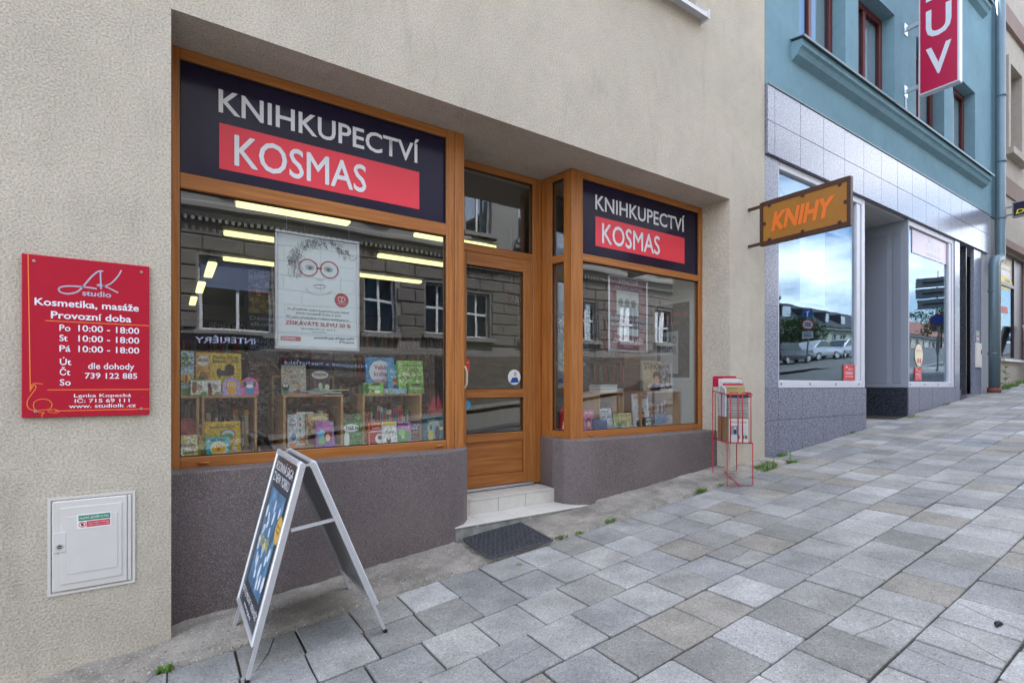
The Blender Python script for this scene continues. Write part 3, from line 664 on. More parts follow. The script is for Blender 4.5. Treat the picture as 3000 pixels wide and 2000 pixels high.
book(511, 866, 553, 907, .61, [(190, 175, 220), (180, 165, 212)], [], 'arched lilac board book with an orange kitten', spine=(215, 190, 90), shape='arch', zb=ZT, lean=0, thick=.025, fig=[((235, 170, 75), .5, .30, .26, .26), ((240, 180, 85), .5, .58, .30, .22), ((250, 250, 250), .38, .62, .08, .08), ((250, 250, 250), .62, .62, .08, .08), ((30, 30, 40), .38, .62, .04, .05), ((30, 30, 40), .62, .62, .04, .05)])
book(553, 866, 594, 907, .61, [(225, 130, 175), (215, 110, 160)], [], 'arched pink board book with a blue puppy', spine=(225, 120, 165), shape='arch', zb=ZT, lean=0, thick=.025, fig=[((70, 140, 200), .5, .26, .28, .22), ((70, 140, 200), .5, .60, .30, .20), ((250, 250, 250), .5, .50, .2, .1), ((110, 65, 45), .22, .62, .09, .14), ((110, 65, 45), .78, .62, .09, .14), ((250, 250, 250), .4, .66, .07, .08), ((250, 250, 250), .6, .66, .07, .08), ((25, 25, 35), .4, .66, .04, .05), ((25, 25, 35), .6, .66, .04, .05)])
book(648, 838, 704, 893, .86, [(215, 212, 200), (222, 218, 206)], [('BULÍ', .55, .1, (190, 130, 40), .3), ('CIBULÍ', .36, .1, (90, 90, 90), .36)], 'cream picture book sketched with pencils and small figures', zb=ZT, lean=.16, fig=[((60, 170, 150), .15, .12, .14, .12), ((45, 45, 50), .15, .26, .15, .13), ((240, 240, 235), .1, .3, .05, .06), ((240, 240, 235), .2, .3, .05, .06), ((205, 90, 110), .38, .78, .04, .05), ((220, 170, 70), .7, .3, .06, .1), ((200, 110, 120), .68, .12, .08, .07), ((215, 180, 90), .1, .7, .12, .04)])
book(713, 838, 760, 893, .86, [(62, 62, 72), (56, 56, 66)], [('POHORŠOVNA', .62, .1, (50, 45, 50), .62)], 'charcoal picture book with a white speech balloon', zb=ZT, lean=.16, fig=[((150, 195, 140), .5, .10, .5, .12), ((235, 235, 228), .5, .66, .42, .14), ((200, 60, 60), .22, .36, .05, .08), ((220, 230, 215), .5, .28, .1, .12), ((240, 240, 230), .82, .24, .12, .1)])
for k, (a, b, c_, lab) in enumerate((((205, 110, 60), .0, .02, 'orange picture book lying flat'), ((120, 195, 205), .012, .16, 'turquoise picture book lying flat'), ((95, 150, 200), .022, .10, 'blue picture book lying flat'), ((180, 205, 80), .030, .24, 'lime picture book lying flat'))):
    M = Matrix.Translation((.70 + c_, .64, ZT + .001 + .0095 * k)) @ Matrix.Rotation(-.22 + .14 * k, 4, 'Z'); mb = MB()
    mb.box(0, .24, 0, .2, 0, .0015, 0, M); mb.box(.003, .237, .003, .197, .0015, .0065, 1, M); mb.box(0, .24, 0, .2, .0065, .008, 0, M)
    tag(mb.build('book', [ink(*a), M_pages], None, loc=(.7 + c_, .64, ZT)), lab + ' on the middle display box', 'book', 'books and boxes set out in the shop windows')
x = 1.128
for k in range(11):                                              # dark novel series, spines out, in the gap
    w = RND.choice((.010, .012, .013)); c_ = [(40, 30, 40), (30, 40, 65), (60, 30, 35), (28, 28, 32), (45, 38, 34)][k % 5]; mb = MB(); h = .20 - .01 * (k % 3)
    mb.box(x, x + w, 1.0, 1.13, ZT - .16, ZT - .16 + h); mb.box(x + .001, x + w - .001, .999, 1.0, ZT - .12, ZT - .085, 1); mb.box(x + .0015, x + w - .0015, .999, 1.0, ZT - .07, ZT - .03, 2)
    tag(mb.build('book', [ink(*c_), ink(170, 50, 45), ink(200, 195, 180)], None, loc=(x, 1.0, ZT - .16)), ('dark plum', 'navy', 'maroon', 'black', 'dark brown')[k % 5] + ' novel spine in the row between two display boxes', 'book', 'dark novel row between the display boxes'); x += w + .0015
mb = MB(); mb.box(1.115, 1.275, .99, 1.15, ZB, ZT - .1605); sb = mb.build('riser_block', M_case); tag(sb, 'brown wooden riser block under the row of dark novels', 'riser')
book(843, 820, 909, 881, .84, [(70, 150, 205), (95, 175, 220)], [('Velká', .66, .13, (190, 30, 60), .42), ('kniha', .48, .13, (190, 30, 60), .45), ('otázek a', .30, .12, (190, 30, 60), .5), ('odpovědí', .14, .12, (190, 30, 60), .6)], 'tall sky-blue question book with burgundy title', zb=ZT, lean=.16, thick=.04, fig=[((235, 245, 250), .5, .6, .40, .32)])
book(893, 838, 936, 881, .76, [(85, 175, 210), (95, 185, 215)], [('Hry a úlohy', .72, .12, (245, 245, 245), .75), ('na každý den', .55, .1, (245, 245, 245), .7)], 'light blue activity book with a child and pencil', zb=ZT, lean=.14, fig=[((225, 200, 70), .5, .1, .5, .14), ((225, 160, 130), .36, .38, .12, .12), ((170, 80, 40), .36, .47, .13, .07), ((40, 80, 170), .36, .2, .13, .12), ((50, 90, 190), .62, .32, .06, .2)])
book(917, 828, 974, 906, .71, [(130, 190, 75), (160, 208, 110), (205, 228, 165)], [('CHYTRÁ KNIHA', .82, .07, (120, 40, 90), .8), ('OTÁZEK', .65, .1, (130, 40, 100), .66), ('A', .55, .06, (130, 40, 100), .08), ('ODPOVĚDÍ', .42, .1, (130, 40, 100), .82)], 'tall lime green question book with purple title', zb=ZT, lean=.14, thick=.035, spine=(110, 175, 70))
book(836, 879, 881, 907, .63, [(120, 190, 85), (140, 205, 100)], [('Matematika', .5, .16, (245, 248, 235), .6)], 'green card game box with a maths title', spine=(75, 135, 60), shape='box', zb=ZT, lean=0, thick=.05, fig=[((60, 40, 50), .62, .88, .24, .1), ((235, 240, 225), .68, .22, .16, .16), ((200, 60, 60), .45, .25, .08, .12), ((50, 100, 60), .14, .5, .13, .46)])
book(938, 880, 972, 907, .625, [(110, 160, 60), (130, 180, 75), (90, 130, 55)], [('Dinosauři', .45, .17, (245, 248, 235), .8)], 'green card game box with a dinosaur title', spine=(75, 120, 50), shape='box', zb=ZT, lean=0, thick=.05, fig=[((60, 35, 45), .5, .86, .3, .1)])
book(885, 892, 934, 907, .60, [(150, 190, 205), (120, 165, 120), (200, 210, 205)], [], 'flat pale card box with a landscape', shape='box', zb=ZT, lean=0, thick=.03)
book(716, 800, 765, 840, 1.02, [(85, 78, 80), (100, 92, 92)], [('ZVĚŘINEC', .75, .1, (60, 40, 40), .6)], 'grey-brown hardback standing on the bookcase behind the sketch books', zb=1.52, lean=.1)
book(768, 812, 815, 848, 1.04, [(95, 98, 92), (72, 76, 72)], [('TEMNO', .5, .1, (40, 50, 45), .4)], 'grey patterned hardback standing behind the dark novels', zb=1.50, lean=.1)
crate(.66, 1.14, 1.0, 1.2, ZB + .0, 1.515, 'tall brown display box behind the middle of the children\'s window')
# lower row, children's window
book(411, 1000, 455, 1047, .52, [(235, 232, 215), (220, 205, 90)], [('Pohádky', .48, .16, (40, 36, 30), .8), ('tkové', .22, .16, (40, 36, 30), .6)], 'white fairy-tale book with a yellow border leaning by the window frame', zb=ZB, lean=.2, yaw=.1)
book(414, 962, 452, 1010, .60, [(170, 45, 45), (150, 40, 40), (190, 60, 55)], [], 'red cloth-like book behind the white fairy-tale book', zb=ZB + .08, lean=.25)
book(446, 975, 470, 1030, .63, [(225, 225, 215), (190, 60, 60), (70, 140, 140)], [('SLOVA', .72, .12, (170, 40, 50), .85)], 'white and red word book inside the pine box', zb=ZB + .017, lean=.12)
book(470, 968, 553, 1040, .64, [(228, 196, 50), (222, 188, 44)], [('Nejkrásnější', .78, .08, (120, 60, 40), .7), ('pohádky', .22, .1, (120, 60, 40), .6)], 'big yellow fairy-tale book with a framed picture on its cover', zb=ZB + .017, lean=.1, thick=.03, fig=[((150, 40, 40), .64, .55, .22, .2), ((190, 215, 220), .64, .55, .19, .17), ((120, 160, 80), .64, .5, .16, .1), ((140, 90, 60), .3, .1, .08, .07), ((230, 230, 220), .82, .1, .08, .07)])
book(452, 998, 512, 1040, .585, [(200, 180, 60), (110, 140, 70)], [('Kačenka', .74, .13, (120, 40, 40), .5)], 'olive and yellow duckling book', zb=ZB, lean=.14, fig=[((230, 205, 90), .72, .72, .13, .2)])
book(474, 1003, 528, 1046, .52, [(70, 190, 190), (80, 200, 198)], [('Hurá do vody!', .78, .12, (30, 60, 80), .6)], 'turquoise bath book with a yellow duckling', zb=ZB, lean=.16, fig=[((240, 240, 230), .52, .4, .36, .36), ((240, 200, 70), .52, .38, .3, .32), ((245, 245, 240), .42, .52, .07, .09), ((245, 245, 240), .62, .52, .07, .09), ((30, 30, 30), .42, .52, .03, .05), ((30, 30, 30), .62, .52, .03, .05), ((215, 110, 50), .52, .36, .08, .07), ((240, 245, 245), .1, .8, .05, .06), ((240, 245, 245), .9, .55, .05, .06), ((240, 245, 245), .9, .3, .05, .06)])
book(661, 952, 684, 1027, .68, [(212, 222, 226), (220, 228, 230)], [('DVA', .78, .08, (90, 100, 110), .5), ('NEJKR', .64, .08, (90, 100, 110), .7)], 'tall pale book with a small price tag, in the pine box', zb=ZB + .017, lean=.06, fig=[((90, 130, 160), .6, .3, .25, .12), ((225, 130, 70), .5, .06, .4, .06)])
book(682, 946, 722, 1027, .70, [(225, 230, 225), (232, 236, 232)], [('P', .66, .08, (60, 120, 80), .1)], 'tall white book with an embroidered border and orange tag', spine=(40, 130, 140), zb=ZB + .017, lean=.06, fig=[((70, 140, 90), .2, .8, .05, .06), ((180, 60, 60), .2, .62, .05, .06), ((70, 140, 90), .2, .45, .05, .06), ((225, 140, 70), .45, .14, .34, .08)])
book(703, 950, 756, 1027, .66, [(185, 165, 120), (150, 115, 75), (95, 60, 45)], [('CIRKUS', .70, .1, (140, 40, 35), .5)], 'tan circus book with a tent picture', spine=(40, 130, 140), zb=ZB + .017, lean=.08, fig=[((215, 200, 160), .6, .84, .36, .1), ((80, 45, 40), .5, .2, .45, .18), ((190, 165, 120), .45, .45, .24, .08)])
book(727, 968, 769, 1028, .585, [(150, 90, 160), (170, 110, 175), (110, 170, 190)], [], 'purple and turquoise book with a red-haired girl, leaning', zb=ZB, lean=.2, fig=[((120, 185, 205), .32, .5, .24, .16), ((195, 100, 165), .62, .82, .26, .13), ((120, 180, 110), .3, .26, .2, .12), ((130, 65, 35), .66, .42, .22, .24), ((230, 185, 160), .64, .38, .14, .15), ((130, 100, 170), .66, .12, .24, .14)])
book(790, 951, 834, 1018, .62, [(90, 140, 85), (70, 115, 70), (130, 165, 110)], [('Náš les', .52, .12, (30, 40, 35), .75)], 'green forest nature book with a white title label', zb=ZB, lean=.08, fig=[((225, 230, 222), .4, .56, .42, .13), ((215, 220, 212), .15, .2, .14, .3), ((105, 100, 90), .3, .9, .32, .1)])
book(846, 968, 886, 1018, .60, [(185, 40, 50), (175, 38, 48)], [('DENÍK', .84, .11, (240, 215, 90), .55), ('malého', .68, .1, (240, 235, 225), .5), ('poseroutky', .54, .1, (240, 235, 225), .7)], 'red diary book with a dotted yellow spine', zb=ZB, lean=.1, fig=[((235, 230, 220), .66, .25, .26, .22), ((90, 90, 95), .66, .3, .12, .1)] + [((235, 200, 70), .06, .06 + .12 * k, .035, .035) for k in range(8)])
book(880, 969, 913, 1014, .57, [(222, 225, 222), (228, 230, 226)], [('Klokan', .5, .12, (40, 40, 50), .6)], 'white comic book with a yellow top band', zb=ZB, lean=.16, fig=[((225, 200, 70), .5, .92, .5, .09), ((60, 60, 70), .4, .2, .16, .14), ((230, 200, 170), .4, .3, .1, .1)])
book(907, 969, 945, 1012, .60, [(205, 150, 195), (200, 145, 190)], [('Anička', .84, .12, (60, 40, 60), .75)], 'pink book with a green garden picture', zb=ZB, lean=.12, fig=[((90, 165, 100), .5, .32, .46, .32), ((150, 205, 130), .45, .5, .2, .16), ((220, 190, 170), .5, .3, .12, .1)])
book(932, 968, 972, 1012, .63, [(100, 80, 130), (150, 115, 70), (90, 75, 110)], [('ROALD', .78, .14, (225, 225, 230), .56), ('DAHL', .60, .14, (225, 225, 230), .5), ('KARLÍK', .42, .1, (215, 185, 80), .5)], 'violet and gold storybook', zb=ZB, lean=.1, fig=[((55, 45, 120), .5, .76, .42, .2)])
book(974, 955, 1021, 1012, .56, [(58, 100, 115), (70, 120, 132), (45, 80, 98)], [('Kráska', .74, .13, (210, 170, 90), .55)], 'dark teal storybook with two dancing silhouettes', zb=ZB, lean=.1, thick=.03, fig=[((130, 170, 178), .5, .5, .32, .38), ((205, 190, 90), .34, .24, .14, .22), ((60, 45, 45), .36, .55, .05, .12), ((28, 36, 52), .66, .32, .13, .28), ((235, 215, 90), .86, .5, .1, .06)])
mb = MB(); p = W(1000, 930, .72)
for k in range(7):
    a = 2 * math.pi * k / 7; r = .09
    mb.poly([(p.x + r * math.cos(a), .72 + .05 * math.sin(a), 1.21), (p.x + r * math.cos(a + .9), .72 + .05 * math.sin(a + .9), 1.21), (p.x + .04 * math.cos(a + .45), .72 + .03 * math.sin(a + .45), 1.33 + .02 * (k % 3))])
mb.poly([(p.x + .09 * math.cos(2 * math.pi * k / 7), .72 + .05 * math.sin(2 * math.pi * k / 7), 1.211) for k in range(7)])
mb.box(p.x - .05, p.x + .05, .70, .74, ZB, 1.211)
tag(mb.build('paper_decoration', ink(175, 50, 65), None, loc=(p.x, .72, ZB)), 'crumpled red paper decoration above the dark teal storybook', 'decoration')

# books of the other window
def flatstack(x, y, z, cols, label, w=.17, d=.12):
    for k, c_ in enumerate(cols):
        mb = MB(); j = RND.uniform(-.008, .008); t = .016
        mb.box(x + j, x + j + w, y, y + d, z + k * t, z + k * t + .002, 0); mb.box(x + j + .003, x + j + w - .003, y + .002, y + d - .002, z + k * t + .002, z + k * t + t - .003, 1); mb.box(x + j, x + j + w, y, y + d, z + k * t + t - .003, z + k * t + t - .0005, 0)
        tag(mb.build('book', [ink(*c_), M_pages], None, loc=(x, y, z + k * t)), label[k] if isinstance(label, list) else label, 'book', 'books and boxes set out in the shop windows')
flatstack(3.86, .66, ZT + .0005, [(215, 218, 220), (60, 130, 140), (210, 214, 218), (70, 110, 165), (80, 120, 175)], ['white book at the bottom of the flat stack', 'teal book lying second in the flat stack', 'white book in the middle of the flat stack', 'blue book near the top of the flat stack', 'blue book topping the flat stack on the display box'], w=.26, d=.18)
book(1479, 828, 1527, 893, .80, [(205, 195, 165), (190, 175, 140)], [('STINGL', .72, .2, (70, 60, 50), .8)], 'cream hardback with a feathered headdress portrait', zb=ZT, lean=.1, fig=[((120, 60, 45), .66, .5, .2, .16), ((215, 170, 140), .66, .36, .12, .14), ((40, 50, 85), .6, .1, .34, .14)])
book(1519, 838, 1548, 893, .78, [(70, 72, 78), (190, 190, 188), (120, 120, 124)], [], 'black and white photo book standing beside the patterned white one', zb=ZT, lean=.06)
book(1545, 834, 1567, 893, .74, [(198, 205, 210), (170, 182, 190)], [], 'white patterned hardback with a round red seal', zb=ZT, lean=.04, scale=60, fig=[((170, 50, 55), .5, .2, .2, .08)])
flatstack(4.98, .66, ZT + .0005, [(190, 200, 210), (205, 210, 215)], ['pale flat book on the wide display box', 'upper pale flat book on the wide display box'], w=.15, d=.18)
book(1343, 940, 1366, 987, .56, [(215, 110, 150), (190, 85, 125)], [('Můj život', .8, .09, (240, 230, 235), .8)], 'pink novel with a girl on the cover beside the corner post', zb=ZB, lean=.1, fig=[((225, 190, 170), .45, .35, .2, .16), ((110, 50, 45), .42, .42, .24, .2), ((225, 185, 165), .45, .32, .16, .14)])
book(1365, 963, 1382, 985, .53, [(55, 75, 120), (45, 62, 105)], [], 'small dark blue book set upright', zb=ZB, lean=.12)
book(1379, 964, 1396, 985, .545, [(50, 70, 118), (60, 82, 128)], [], 'second small dark blue book beside the leaning white one', zb=ZB, lean=.12)
book(1384, 938, 1410, 982, .62, [(205, 210, 212), (150, 160, 170)], [('DUVKY', .8, .1, (60, 60, 70), .7)], 'white and grey book leaning back behind the blue pair', zb=ZB, lean=.22)
book(1413, 950, 1425, 982, .60, [(200, 205, 130), (130, 160, 90)], [], 'narrow yellow-green book beside the cream booklet', zb=ZB, lean=.08)
book(1424, 948, 1452, 982, .58, [(225, 218, 170), (218, 208, 150)], [('Šepty pátera', .8, .09, (60, 50, 40), .8), ('z Českých luhů', .48, .08, (60, 50, 40), .8)], 'cream religious booklet with two titles', zb=ZB, lean=.1)
book(1424, 968, 1440, 987, .52, [(90, 150, 175), (200, 190, 80)], [], 'small blue and yellow card booklet', zb=ZB, lean=.1)
book(1456, 905, 1492, 977, .64, [(210, 214, 216), (216, 218, 220)], [('Drahoš', .86, .1, (160, 40, 50), .8)], 'white biography with a portrait of a man in glasses', zb=ZB, lean=.08, fig=[((35, 42, 66), .55, .1, .4, .14), ((205, 165, 140), .5, .38, .22, .2), ((150, 150, 150), .5, .54, .2, .06), ((40, 40, 45), .4, .42, .08, .03), ((40, 40, 45), .62, .42, .08, .03)])
book(1480, 958, 1500, 978, .60, [(30, 30, 32), (36, 36, 38)], [('BIN', .72, .14, (230, 230, 230), .5)], 'small black book with a yellow-green bird', zb=ZB, lean=.1, fig=[((150, 185, 60), .6, .35, .2, .18), ((230, 230, 225), .3, .3, .1, .14)])
book(1505, 950, 1530, 980, .70, [(80, 110, 160), (120, 145, 185)], [], 'blue paperback in the wide display box', zb=ZB + .017, lean=.1)
book(1532, 952, 1556, 980, .72, [(190, 195, 200), (160, 170, 182)], [], 'pale paperback in the wide display box', zb=ZB + .017, lean=.1)
flatstack(4.02, .47, ZB + .0005, [(150, 40, 50), (225, 226, 228)], ['burgundy book lying on the window board', 'white book lying on the burgundy one'], w=.2, d=.12)
flatstack(4.5, .47, ZB + .0005, [(140, 165, 190)], 'pale blue brochure lying flat on the window board', w=.3, d=.13)

# --- standing cardboard adverts
def board(name, x0, x1, z0, z1, y, cols, label, cat, scale=5, th=.012):
    mb = MB(); mb.box(x0, x1, y, y + th, z0, z1); o = mb.build(name, art(cols, scale, len(label)), None, loc=((x0 + x1) / 2, y, z0)); return tag(o, label, cat)
bn = board('cardboard_advert', 3.36, 4.02, ZB, 2.02, 1.0, [(34, 46, 54), (46, 62, 70), (26, 34, 42)], 'dark thriller cardboard advert with staring eyes', 'advert board')
text('I OBYČEJNÝ ŠKOLNÍ ÚKOL', bn, M_white, (3.62, .998, 1.88), (1, 0, 0), (0, 0, 1), .045, .38); text('MŮŽE ZMĚNIT VÁŠ ŽIVOT', bn, M_white, (3.62, .998, 1.81), (1, 0, 0), (0, 0, 1), .045, .38)
text('POHŘBENÝ', bn, M_white, (3.66, .998, 1.12), (1, 0, 0), (0, 0, 1), .05, .26); text('ŽIVOT', bn, M_white, (3.72, .998, 1.04), (1, 0, 0), (0, 0, 1), .05, .16)
mb = MB()
for ex in (3.66, 3.90, 3.48):
    mb.disc((ex, .998, 1.68), (0, -1, 0), .05, .0006, 16, 0, ry=.022); mb.disc((ex, .997, 1.68), (0, -1, 0), .018, .0006, 12, 1)
mb.box(3.62, 3.72, .996, .998, 1.2, 1.5, 2); mb.build('printed_picture', [ink(150, 165, 172), ink(20, 25, 30), ink(60, 140, 150)], bn)
mb = MB(); p0, p1 = (3.30, .60), (3.42, .64)
mb.ext([(3.27, .60, ZB), (3.36, .57, ZB), (3.37, .57, 1.16), (3.345, .58, 1.23), (3.31, .59, 1.20), (3.275, .60, 1.22)], (.03, .08, 0)); rb = mb.build('paper_bag', ink(185, 40, 45), None, loc=(3.3, .6, ZB)); tag(rb, 'red paper bag with a white figure beside the corner post', 'paper bag')
mb = MB(); mb.ext([(3.277, .5965, 1.0), (3.33, .579, .99), (3.345, .574, 1.05), (3.32, .582, 1.10), (3.335, .577, 1.13), (3.30, .589, 1.09), (3.283, .5945, 1.06)], (-.0004, -.001, 0)); mb.build('white_figure', ink(225, 222, 218), rb)
tw = thing('cover_tower', (.67, 1.62, .44), 'tall column display stand papered with book covers beside the framed child poster', 'display stand')
mb = MB(); mb.box(.545, .80, 1.5, 1.75, .44, 2.45); mb.build('column', ink(40, 45, 58), tw)
TW = [(2.28, 2.44, (190, 195, 205), 'KAN', (90, 50, 90)), (2.06, 2.27, (185, 165, 90), 'BUŠIDO', (190, 50, 60)), (1.86, 2.05, (40, 55, 62), 'Démon alkohol', (215, 215, 215)), (1.66, 1.85, (52, 72, 90), 'TANEC BOHŮ', (170, 180, 190)), (1.46, 1.65, (100, 60, 66), 'ROKNES', (170, 150, 150)), (1.28, 1.45, (105, 125, 135), 'Bez náročí', (40, 50, 60)), (1.06, 1.27, (26, 30, 36), 'MAMI SLITUJ SE', (215, 220, 225)), (.86, 1.05, (45, 60, 80), 'WILBUR SMITH', (205, 175, 70))]
for (z0, z1, c_, tt, tc_) in TW:
    mb = MB(); mb.box(.552, .793, 1.494, 1.4995, z0, z1 - .006); mb.build('cover_sheet', art([c_, tuple(int(q * .75) for q in c_), tuple(min(255, int(q * 1.2)) for q in c_)], 12, z0), tw)
    ws = tt.split(' ')
    for k, wd in enumerate(ws): text(wd, tw, ink(*tc_), (.565, 1.493, z1 - .05 - .05 * k), (1, 0, 0), (0, 0, 1), .034, min(.21, .04 * len(wd)))

# --- framed posters hung behind the glass
def snapframe(name, x0, x1, z0, z1, y, label, paper):
    o = thing(name, ((x0 + x1) / 2, y, z0), label, 'poster'); b = .022
    for a in ((x0, x1, z1 - b, z1), (x0, x1, z0, z0 + b), (x0, x0 + b, z0 + b, z1 - b), (x1 - b, x1, z0 + b, z1 - b)):
        m_ = MB(); m_.box(a[0], a[1], y - .01, y + .012, a[2], a[3]); m_.build('frame_profile', M_alu, o, bevel=.005)
    m_ = MB(); m_.box(x0 + .01, x1 - .01, y + .001, y + .009, z0 + .01, z1 - .01); m_.build('sheet', paper, o)
    for s in (x0 + .08, x1 - .08):
        m_ = MB(); m_.tube([(s, y, z1), (s, y + .02, 3.52)], .001, 5); m_.build('hanging_wire', M_alu, o)
    return o
M_poster = mat('poster_paper', (.70, .76, .76), rough=.4, var=.04, vs=4)
ps = snapframe('framed_poster', .601, 1.2, 1.693, 2.533, .5, 'framed white poster of a child wearing round red glasses', M_poster)
yq = .4995
def Q(cx, cy): p = W(cx, cy, yq); return p.x, p.z
def cq(a, b): return ((500 + a * .33803) / 1.27551, (550 + b * .33803) / 1.27551)
GR = ink(92, 100, 106); GL = ink(150, 162, 166); GD = ink(60, 64, 72); RG = ink(176, 38, 52)
def stroke(mb, pts, w, m=0, y=yq):
    for (ax, az), (bx, bz) in zip(pts, pts[1:]):
        dx, dz = bx - ax, bz - az; L = math.hypot(dx, dz) or 1; nx, nz = -dz / L * w / 2, dx / L * w / 2
        mb.poly([(ax - nx, y, az - nz), (bx - nx, y, bz - nz), (bx + nx, y, bz + nz), (ax + nx, y, az + nz)][::1], m)
gl = MB(); rr = random.Random(3)
for c in ((1192, 692), (1375, 712)):
    x, z = Q(*cq(*c)); n = 28
    for k in range(n):
        a0, a1 = 2 * math.pi * k / n, 2 * math.pi * (k + 1) / n
        gl.poly([(x + r_ * math.cos(a) * 1.06, yq - .0008, z + r_ * math.sin(a)) for r_, a in ((.064, a0), (.064, a1), (.055, a1), (.055, a0))])
xa, za = Q(*cq(1262, 696)); xb, zb_ = Q(*cq(1312, 702)); gl.poly([(xa, yq - .0008, za - .007), (xb, yq - .0008, zb_ - .007), (xb, yq - .0008, zb_ + .007), (xa, yq - .0008, za + .007)])
x, z = Q(*cq(1482, 975)); gl.disc((x, yq + .0005, z), (0, -1, 0), .052, .0013, 28); gl.build('red_print', RG, ps)
fc = MB()
for c in ((1207, 694), (1367, 712)):
    x, z = Q(*cq(*c)); fc.disc((x, yq, z), (0, -1, 0), .030, .0004, 18, 1, ry=.014); fc.disc((x, yq - .0004, z), (0, -1, 0), .013, .0004, 14, 0); fc.disc((x, yq - .0008, z), (0, -1, 0), .006, .0004, 10, 2)
    stroke(fc, [(x - .036, z + .008), (x - .015, z + .019), (x + .012, z + .019), (x + .034, z + .006)], .004, 0, yq - .001); stroke(fc, [(x - .03, z - .012), (x, z - .017), (x + .03, z - .010)], .002, 1, yq - .001)
for pts, w, m_ in (([(1235, 850), (1270, 838), (1292, 845), (1320, 840), (1345, 857)], .005, 0), ([(1245, 862), (1290, 875), (1340, 866)], .006, 1), ([(1258, 785), (1275, 800), (1290, 795), (1310, 803), (1322, 790)], .004, 1), ([(1175, 865), (1195, 905), (1235, 925), (1300, 930), (1360, 920), (1400, 895)], .0035, 1), ([(1480, 780), (1470, 860), (1478, 900)], .003, 1)):
    stroke(fc, [Q(*cq(*p)) for p in pts], w, m_, yq - .0004)
for k in range(150):                                            # tousled hair in pencil strokes
    t = rr.random(); a = 1000 + 540 * t; b = 620 - 170 * math.sin(math.pi * min(1, .12 + t * .8)) + rr.uniform(-25, 45) + (90 if t < .18 else 0) * rr.random()
    L = rr.uniform(20, 75); an = rr.uniform(.5, 2.2) if t < .6 else rr.uniform(0.2, 1.6); cv = rr.uniform(-.6, .6)
    pts = [(a, b), (a + L * .5 * math.cos(an), b + L * .5 * math.sin(an)), (a + L * math.cos(an + cv), b + L * math.sin(an + cv))]
    stroke(fc, [Q(*cq(*p)) for p in pts], rr.uniform(.0015, .005), rr.choice((0, 1, 1, 2, 0)), yq - .0003 - .00001 * k)
for k in range(70):
    a = rr.gauss(1085, 32); b = rr.uniform(530, 740); L = rr.uniform(30, 90)
    stroke(fc, [Q(*cq(*p)) for p in ((a, b), (a + rr.uniform(-10, 12), b + L * .5), (a + rr.uniform(-14, 26), b + L))], rr.uniform(.001, .004), rr.choice((0, 1, 2, 1)), yq - .0003 - .00001 * k)
fc.build('pencil_drawing', [GR, GL, GD], ps)
def ptext(s, a0, b0, a1, cap, col, bold=0):
    x0, z0 = Q(*cq(a0, b0)); x1, _ = Q(*cq(a1, b0)); text(s, ps, col, (x0, yq, z0), (1, 0, 0), (0, 0, 1), cap, x1 - x0, bold=bold, thick=.001)
TX = ink(58, 66, 78)
ptext('Za příspěvek nadaci Leontinka jste získali', 1007, 1052, 1545, .016, TX); ptext('placku kampaně Kniha ti sluší', 1087, 1090, 1475, .016, TX); ptext('Při jejím předložení v našem knihkupectví', 1005, 1122, 1547, .016, TX)
ptext('ZÍSKÁVÁTE SLEVU 20 %', 993, 1180, 1560, .026, RG, .02); ptext('akce platí od 1. 6.  do 4. 6.', 1135, 1225, 1432, .014, TX); ptext('Slevy se nesčítají', 1225, 1252, 1348, .008, TX)
ptext('pomohli jste dětem vidět', 1245, 1306, 1590, .016, ink(40, 44, 54), .015); ptext('děkujeme', 1460, 1345, 1590, .016, ink(40, 44, 54), .015)
xa, za = Q(*cq(953, 1325)); xb, zb_ = Q(*cq(1127, 1298)); m_ = MB(); m_.box(xa, xb, yq - .0008, yq - .0002, za + .004, zb_ + .006); m_.build('red_print', RG, ps)
text('KOSMAS', ps, M_white, (xa + .008, yq - .0008, za + .010), (1, 0, 0), (0, 0, 1), .018, .09, thick=.0006)
x, z = Q(*cq(1482, 968)); m_ = MB(); stroke(m_, [(x, z - .022), (x - .026, z - .012), (x - .026, z + .016), (x - .008, z + .018), (x, z + .008), (x + .012, z + .02), (x + .026, z + .008), (x + .02, z - .012), (x, z - .022), (x, z + .008)], .004, 0, yq - .0018); m_.build('heart_print', M_white, ps)
text('kniha ti sluší', ps, M_white, (x - .034, yq - .0012, z - .036), (1, 0, 0), (0, 0, 1), .009, .068)

ps2 = snapframe('framed_poster', 3.867, 4.476, 1.80, 2.62, .55, 'framed dark red poster with pictured helmets', mat('poster_red', s2l((120, 78, 84)), rough=.4, var=.1, vs=6))
yq2 = .5495
m_ = MB(); m_.box(3.99, 4.33, yq2 - .001, yq2 - .0003, 2.20, 2.46, 0); m_.box(4.0, 4.33, yq2 - .001, yq2 - .0003, 1.98, 2.10, 0); m_.box(3.89, 4.45, yq2 - .0016, yq2 - .0010, 2.06, 2.20, 1)
for k in range(3): m_.disc((4.05 + .1 * k, yq2 - .0012, 2.335), (0, -1, 0), .04, .0006, 16, 2, ry=.045)
m_.build('printed_picture', [ink(190, 200, 198), ink(92, 84, 92), ink(120, 128, 120)], ps2)
for s, x, z, w, h_ in (('RALF ROTHMANN, 29. 5. 2017', 3.905, 2.145, .43, .03), ('OD 19:00, GOETHE-INSTITUT', 3.905, 2.085, .41, .03), ('ZEMŘÍT NA JAŘE', 3.94, 1.90, .46, .042), ('SYNOVÉ', 4.02, 2.545, .3, .04), ('VÁLEČNÝ ROMÁN', 3.96, 2.485, .42, .03), ('www.argo.cz', 4.1, 1.855, .14, .012)):
    text(s, ps2, M_white, (x, yq2 - .0016, z), (1, 0, 0), (0, 0, 1), h_, w)

